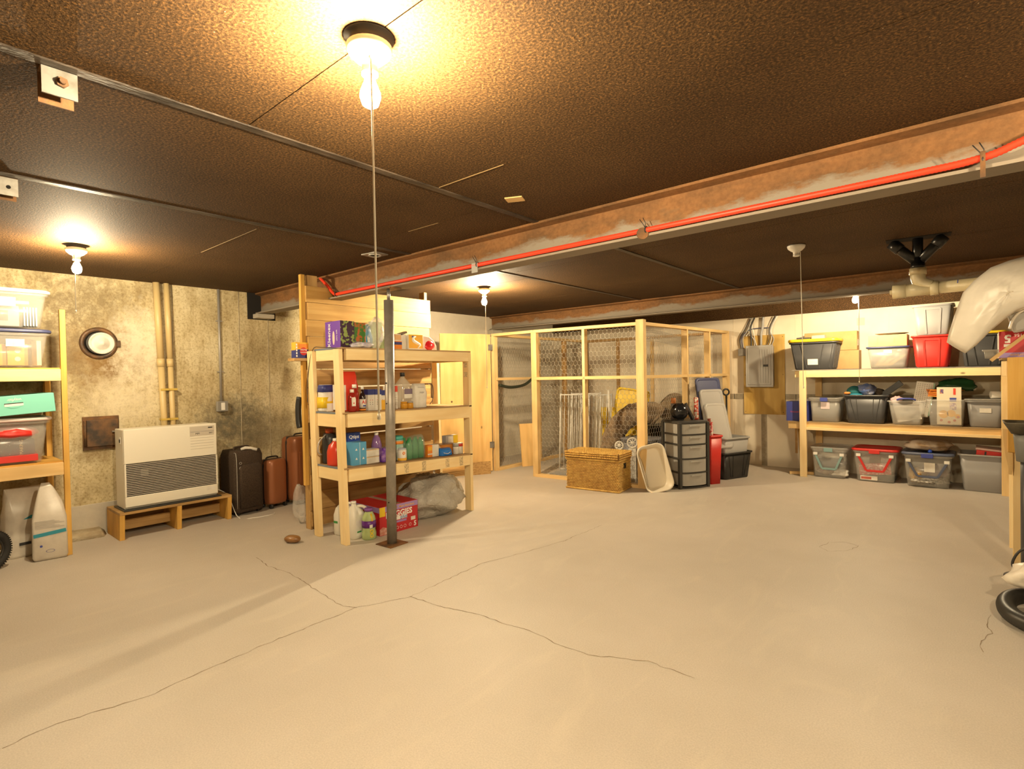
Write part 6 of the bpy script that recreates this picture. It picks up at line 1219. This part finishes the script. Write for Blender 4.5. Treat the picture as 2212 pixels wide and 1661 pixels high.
PLAID = mat('plaid_cloth', (0.55, 0.13, 0.11), 0.8, c2=(0.66, 0.42, 0.36), scale=45, lo=0.45, hi=0.55, detail=0)
crumple('white_cloth', 'folded white cloth in the teal-handled tote', 'cloth', (-1.48, YS + 0.28, 0.24), (0.30, 0.28, 0.10), PAPER, 91, 0.1)
crumple('dark_cloth', 'dark cloth in the middle of teal-handled tote', 'cloth', (-1.50, YS + 0.28, 0.11), (0.32, 0.30, 0.16), mat('charcoal_cloth', (0.07, 0.07, 0.08), 0.8), 92, 0.08)
crumple('plaid_bundle', 'brown plaid bundle low in the teal-handled tote', 'cloth', (-1.55, YS + 0.26, 0.02), (0.24, 0.30, 0.12), mat('brown_plaid', (0.20, 0.10, 0.08), 0.8, c2=(0.42, 0.34, 0.24), scale=40), 93, 0.1)
crumple('white_lace', 'crumpled white lace at the bottom of teal-handled tote', 'cloth', (-1.39, YS + 0.22, 0.02), (0.18, 0.20, 0.10), PAPER, 94, 0.3)
o = MB().obox((-1.0, YS + 0.14, 0.16), (0.33, 0.03, 0.14), (0, R(-6), 0)).build('plaid_box', PLAID); tag(o, 'red checked gift box in the red-lidded tote', 'box')
carton('dark_box', 'dark box at the bottom of the red-lidded tote', 'box', (-0.95, YS + 0.30, 0.02), (0.30, 0.26, 0.07), mat('teal_black', (0.04, 0.06, 0.065), 0.6))
carton('printed_box', 'long cream box with red print in red-lidded tote', 'box', (-1.06, YS + 0.125, 0.02), (0.18, 0.04, 0.05), PAPER, prints=(('-y', -0.9, 0.3, 0.2, 0.8, mat('brick_print', (0, 0, 0))),))
carton('brown_box', 'brown box at the back of the red-lidded tote', 'box', (-1.0, YS + 0.32, 0.10), (0.28, 0.20, 0.20), mat('umber_card', (0.26, 0.17, 0.10), 0.7))
crumple('gold_ornaments', 'gold ornaments in the navy-lidded tote', 'ornaments', (-0.57, YS + 0.18, 0.04), (0.16, 0.18, 0.16), mat('gold_foil', (0.75, 0.50, 0.14), 0.3, c2=(0.4, 0.2, 0.06), scale=30), 96, 0.35)
crumple('tinsel', 'silver tinsel spread along the bottom of navy-lidded tote', 'tinsel', (-0.46, YS + 0.20, 0.018), (0.34, 0.30, 0.10), mat('tinsel_mix', (0.55, 0.52, 0.46), 0.25, c2=(0.12, 0.10, 0.08), scale=45), 97, 0.35)
crumple('mauve_bundle', 'mauve bundle beside the gold ornaments', 'bundle', (-0.41, YS + 0.24, 0.10), (0.26, 0.22, 0.16), mat('mauve_cloth', (0.26, 0.14, 0.15), 0.7), 98, 0.2)
crumple('paper_heap', 'heap of white and brown wrapping on the navy lid', 'paper', (-0.48, YS + 0.25, 0.412), (0.46, 0.36, 0.13), mat('wrap_heap', (0.66, 0.58, 0.48), 0.45, c2=(0.36, 0.24, 0.13), scale=7), 99, 0.2)
o = MB().sphere((-0.45, YS + 0.08, 0.428), 0.022, 14, 10).build('blue_ornament', mat('blue_gloss', (0.02, 0.07, 0.45), 0.15)); tag(o, 'small shiny blue ornament on the navy lid', 'ornament')
c = carton('red_case', 'red case with pale lid resting in the smoky tote', 'case', (0.10, YS + 0.27, 0.31), (0.30, 0.26, 0.15), RED, bevel=0.008); c.rotation_euler = (0, R(5), 0)
B(-0.16, 0.16, -0.14, 0.14, 0.151, 0.175).build('lid', mat('pink_clear_lid', (0.62, 0.42, 0.38), 0.3), c, bevel=0.006)
for x in (-0.08, 0.06): B(x, x + 0.016, -0.1315, -0.130, 0.06, 0.14).build('clip', BLACK, c)
for i in range(4):
    rn = random.Random(100 + i); x = -0.06 + 0.09 * i
    o = MB().sphere((x, YS + 0.23 + 0.02 * (i % 2), 0.06 + 0.05 * (i % 3)), 0.042, 16, 12).build('glass_ornament', (RED, GREYP, mat('olive_gloss', (0.35, 0.32, 0.08), 0.3), GREYP)[i]); tag(o, ('red ornament seen through the smoky tote', 'left grey ornament in the smoky tote', 'olive ornament in the smoky tote', 'right grey ornament in the smoky tote')[i], 'ornament', 'ornaments in the smoky tote')
# wood strips under the left end of the shelf
for i, (x, y, tx, z1) in enumerate(((-1.90, 8.10, -1.93, 0.60), (-1.84, 8.14, -1.90, 0.61), (-1.87, 8.22, -1.88, 0.58), (-1.80, 8.18, -1.85, 0.61))):
    o = MB().bar((x, y, 0.02 if i else 0.28), (tx, y + 0.12, z1), 0.03, 0.018).build('wood_strip', (GOLD if i % 2 else OLDW)['z']); tag(o, ('short brown strip hanging highest under the shelf end', 'golden strip leaning leftmost under the shelf end', 'brown strip leaning in the middle under the shelf end', 'golden strip leaning closest to the shelf post')[i], 'wood strip', 'wood strips under the shelf end')
o = MB().bar((-1.97, 8.02, 0.02), (-1.70, 8.12, 0.02), 0.04, 0.035).build('wood_block', PINE['x']); tag(o, 'small wood block on floor behind the shelf post', 'wood block')

# ------------------------------------------------------------------ things at the right frame edge
t = thing('side_shelf', 'heavy timber shelf end at the right frame edge', 'shelf', (0.17, 5.04, 0))
B(-0.03, 0.059, -0.02, 0.02, 0.815, 1.465).build('upper_post', GOLD['z'], t, bevel=0.003)
B(-0.005, 0.085, 0.021, 0.059, 0.0, 1.40).build('lower_post', PALE['z'], t, bevel=0.003)
B(0.84, 0.93, 0.021, 0.059, 0.0, 1.40).build('lower_post', PALE['z'], t, bevel=0.003)
MB().loft([[(-0.055, -0.005, 0.97), (-0.02, -0.005, 0.97), (-0.02, 0.02, 0.97), (-0.055, 0.02, 0.97)], [(-0.05, -0.005, 0.85), (-0.005, -0.005, 0.85), (-0.005, 0.02, 0.85), (-0.05, 0.02, 0.85)], [(-0.03, -0.005, 0.72), (-0.004, -0.005, 0.72), (-0.004, 0.02, 0.72), (-0.03, 0.02, 0.72)], [(-0.028, 0.0, 0.66), (-0.008, 0.0, 0.66), (-0.008, 0.018, 0.66), (-0.028, 0.018, 0.66)]], False).build('splintered_brace', PINE['z'], t)
B(-0.06, -0.028, 0.0, 0.05, 1.335, 1.44).build('stub_board', PALE['z'], t, bevel=0.003)
B(-0.03, 0.93, 0.06, 0.10, 1.36, 1.45).build('front_board', PINE['x'], t); B(-0.06, 0.93, 0.06, 0.70, 1.451, 1.463).build('deck', PLYX, t)
B(0.84, 0.93, 0.62, 0.66, 0.0, 1.45).build('lower_post', PALE['z'], t); B(-0.005, 0.085, 0.62, 0.66, 0.0, 1.45).build('lower_post', PALE['z'], t)
c = carton('diaper_box', 'red diaper box lying upside down at right frame edge', 'box', (0.30, 5.36, 1.4645), (0.40, 0.40, 0.185), HR)
B(-0.2, 0.2, -0.2008, -0.2, 0.0, 0.035).build('lilac_band', LILAC, c); text('absorbent', 0.026, AMBER, c, (-0.09, -0.2012, 0.018), (0, -1, 0), (0, 0, -1)); text('5', 0.075, WINK, c, (-0.155, -0.2005, 0.135), (0, -1, 0), (0, 0, -1), bold=0.003); text('156', 0.03, WINK, c, (-0.10, -0.2005, 0.155), (0, -1, 0), (0, 0, -1))
B(-0.175, -0.13, -0.2008, -0.2, 0.075, 0.095).build('barcode', PAPER, c); B(-0.201, -0.1995, -0.2, 0.2, 0.0, 0.185).build('cream_edge', PAPER, c)
t = thing('plastic_lid_tub', 'clear plastic tub next to the upside-down red box', 'tub', (0.06, 5.30, 1.4635)); MB().loft([rr(0, 0, 0.07, 0.09, 0, 0.015), rr(0, 0, 0.08, 0.10, 0.05, 0.02)]).build('tub', CL_F, t); MB().loft([rr(0, 0, 0.10, 0.12, 0.05, 0.03), rr(0, 0, 0.10, 0.12, 0.064, 0.03)]).build('lid', CL_F, t)
o = MB().bar((0.055, 5.00, 1.445), (0.34, 5.02, 1.715), 0.028, 0.022, (0, 1, 0)).build('cardboard_angle', CARDL); tag(o, 'slanting tan cardboard edge strip before the red box', 'cardboard')
# white poly sheet bulging over the end of the side shelf
t = thing('poly_sheet', 'large white plastic sheet bulging out at upper right', 'sheet', (0, 0, 0))
outl = [(0.70, 2.14), (0.40, 2.135), (0.217, 2.115), (0.146, 2.10), (0.054, 2.067), (-0.028, 1.994), (-0.089, 1.917), (-0.134, 1.768), (-0.165, 1.649), (-0.178, 1.579), (-0.14, 1.545), (-0.079, 1.497), (-0.018, 1.554), (0.053, 1.644), (0.122, 1.715), (0.178, 1.765), (0.24, 1.79), (0.40, 1.84), (0.70, 1.92)]
cx_, cz_ = 0.14, 1.88; rg = []
NL = 9
for j in range(NL + 1):
    k = j / NL; ring = []
    for i, (x, z) in enumerate(outl):
        s = 1 - k; px_, pz_ = cx_ + (x - cx_) * (1 - 0.96 * k), cz_ + (z - cz_) * (1 - 0.96 * k)
        yy = 4.86 - 0.075 * math.sin(k * math.pi / 2) ** 0.7 + 0.010 * math.sin(i * 1.9 + j * 1.3) * (1 if 0 < j else 0)
        ring.append(Vector((px_, yy, pz_)))
    rg.append(ring)
back = [[Vector((cx_ + (x - cx_) * (1 - 0.25 * q), 4.86 + 0.14 * q, cz_ + (z - cz_) * (1 - 0.25 * q))) for x, z in outl] for q in (1.0, 0.6, 0.25)]
sh = MB().loft(back + rg, True).build('draped_sheet', SHEET, t)
MB().obox((0.26, 5.06, 1.72), (0.22, 0.05, 0.14), (0.1, -0.25, 0.1)).build('folded_flap', mat('grey_poly', (0.42, 0.40, 0.37), 0.35), t, bevel=0.02)
MB().tube(smooth_path([(0.15, 4.98, 1.655), (0.17, 4.98, 1.72), (0.22, 4.98, 1.775), (0.34, 4.98, 1.80)], 5), 0.008, 8).build('folded_edge', SHEET, t)
# dusty black tray on a grey pole
t = thing('dust_tray', 'dusty black plastic tray with grey pole at frame edge', 'dustpan', (0.25, 4.86, 0))
DB = mat('dusty_black', (0.045, 0.038, 0.026), 0.6, c2=(0.10, 0.085, 0.055), scale=10, bump=0.3, bscale=40)
MB().loft([rr(0, 0, 0.20, 0.20, 0.965, 0.03), rr(0, 0, 0.27, 0.26, 1.03, 0.03), rr(0, 0, 0.28, 0.27, 1.04, 0.03), rr(0, 0, 0.26, 0.25, 1.04, 0.03), rr(0, 0, 0.19, 0.19, 0.98, 0.03)]).build('tray', DB, t)
MB().lathe([(0.075, 0.78), (0.085, 0.90), (0.09, 0.965)], (0.0, 0, 0), 20).build('collar', mat('grey_hub', (0.16, 0.16, 0.15), 0.5), t)
MB().cyl((0.0, 0, 0.0), (0.0, 0, 0.80), 0.055, n=20).build('pole', CHAR, t); MB().lathe([(0.14, 0.0), (0.14, 0.015), (0.05, 0.03)], n=24).build('foot', CHAR, t)
# vacuum hose, cable and crumpled wrap on the floor at right
MBH = smooth_path([(0.60, 3.86, 0.05), (0.45, 3.80, 0.05), (0.28, 3.82, 0.05), (0.14, 3.95, 0.05), (0.105, 4.13, 0.05), (0.15, 4.28, 0.06), (0.30, 4.38, 0.07), (0.48, 4.42, 0.08)], 22)
o = MB().tube(MBH, [0.045 if i % 2 else 0.0405 for i in range(len(MBH))], 16).build('vacuum_hose', mat('hose_black', (0.03, 0.028, 0.024), 0.4)); tag(o, 'thick black ribbed vacuum hose curled on the floor', 'hose')
t = thing('shop_vacuum', 'black and grey shop vacuum mostly past the right edge', 'vacuum', (0.66, 4.20, 0))
MB().lathe([(0.17, 0.06), (0.20, 0.08), (0.20, 0.32), (0.17, 0.36)], n=28).build('tank', CHAR, t); MB().lathe([(0.18, 0.36), (0.17, 0.46), (0.08, 0.52)], n=28).build('motor_head', BLACK, t)
for a in range(4): MB().sphere((0.17 * math.cos(a * 1.57 + 0.8), 0.17 * math.sin(a * 1.57 + 0.8), 0.028), 0.028, 10, 8).build('caster', BLACK, t)
MB().obox((-0.21, 0.02, 0.16), (0.09, 0.08, 0.07)).build('hose_port', GREYP, t, bevel=0.01)
o = MB().tube(smooth_path([(0.26, 4.46, 0.34), (0.18, 4.46, 0.29), (0.145, 4.46, 0.22), (0.15, 4.46, 0.18), (0.19, 4.46, 0.19), (0.24, 4.46, 0.26), (0.32, 4.46, 0.33)], 6), 0.007, 8).build('black_cable', BLACK); tag(o, 'loop of black cable at right edge above white wrap', 'cable')
crumple('plastic_wrap', 'crumpled white plastic wrap above the vacuum hose', 'wrap', (0.28, 4.30, 0.13), (0.30, 0.22, 0.17), SHEET, 111, 0.3)
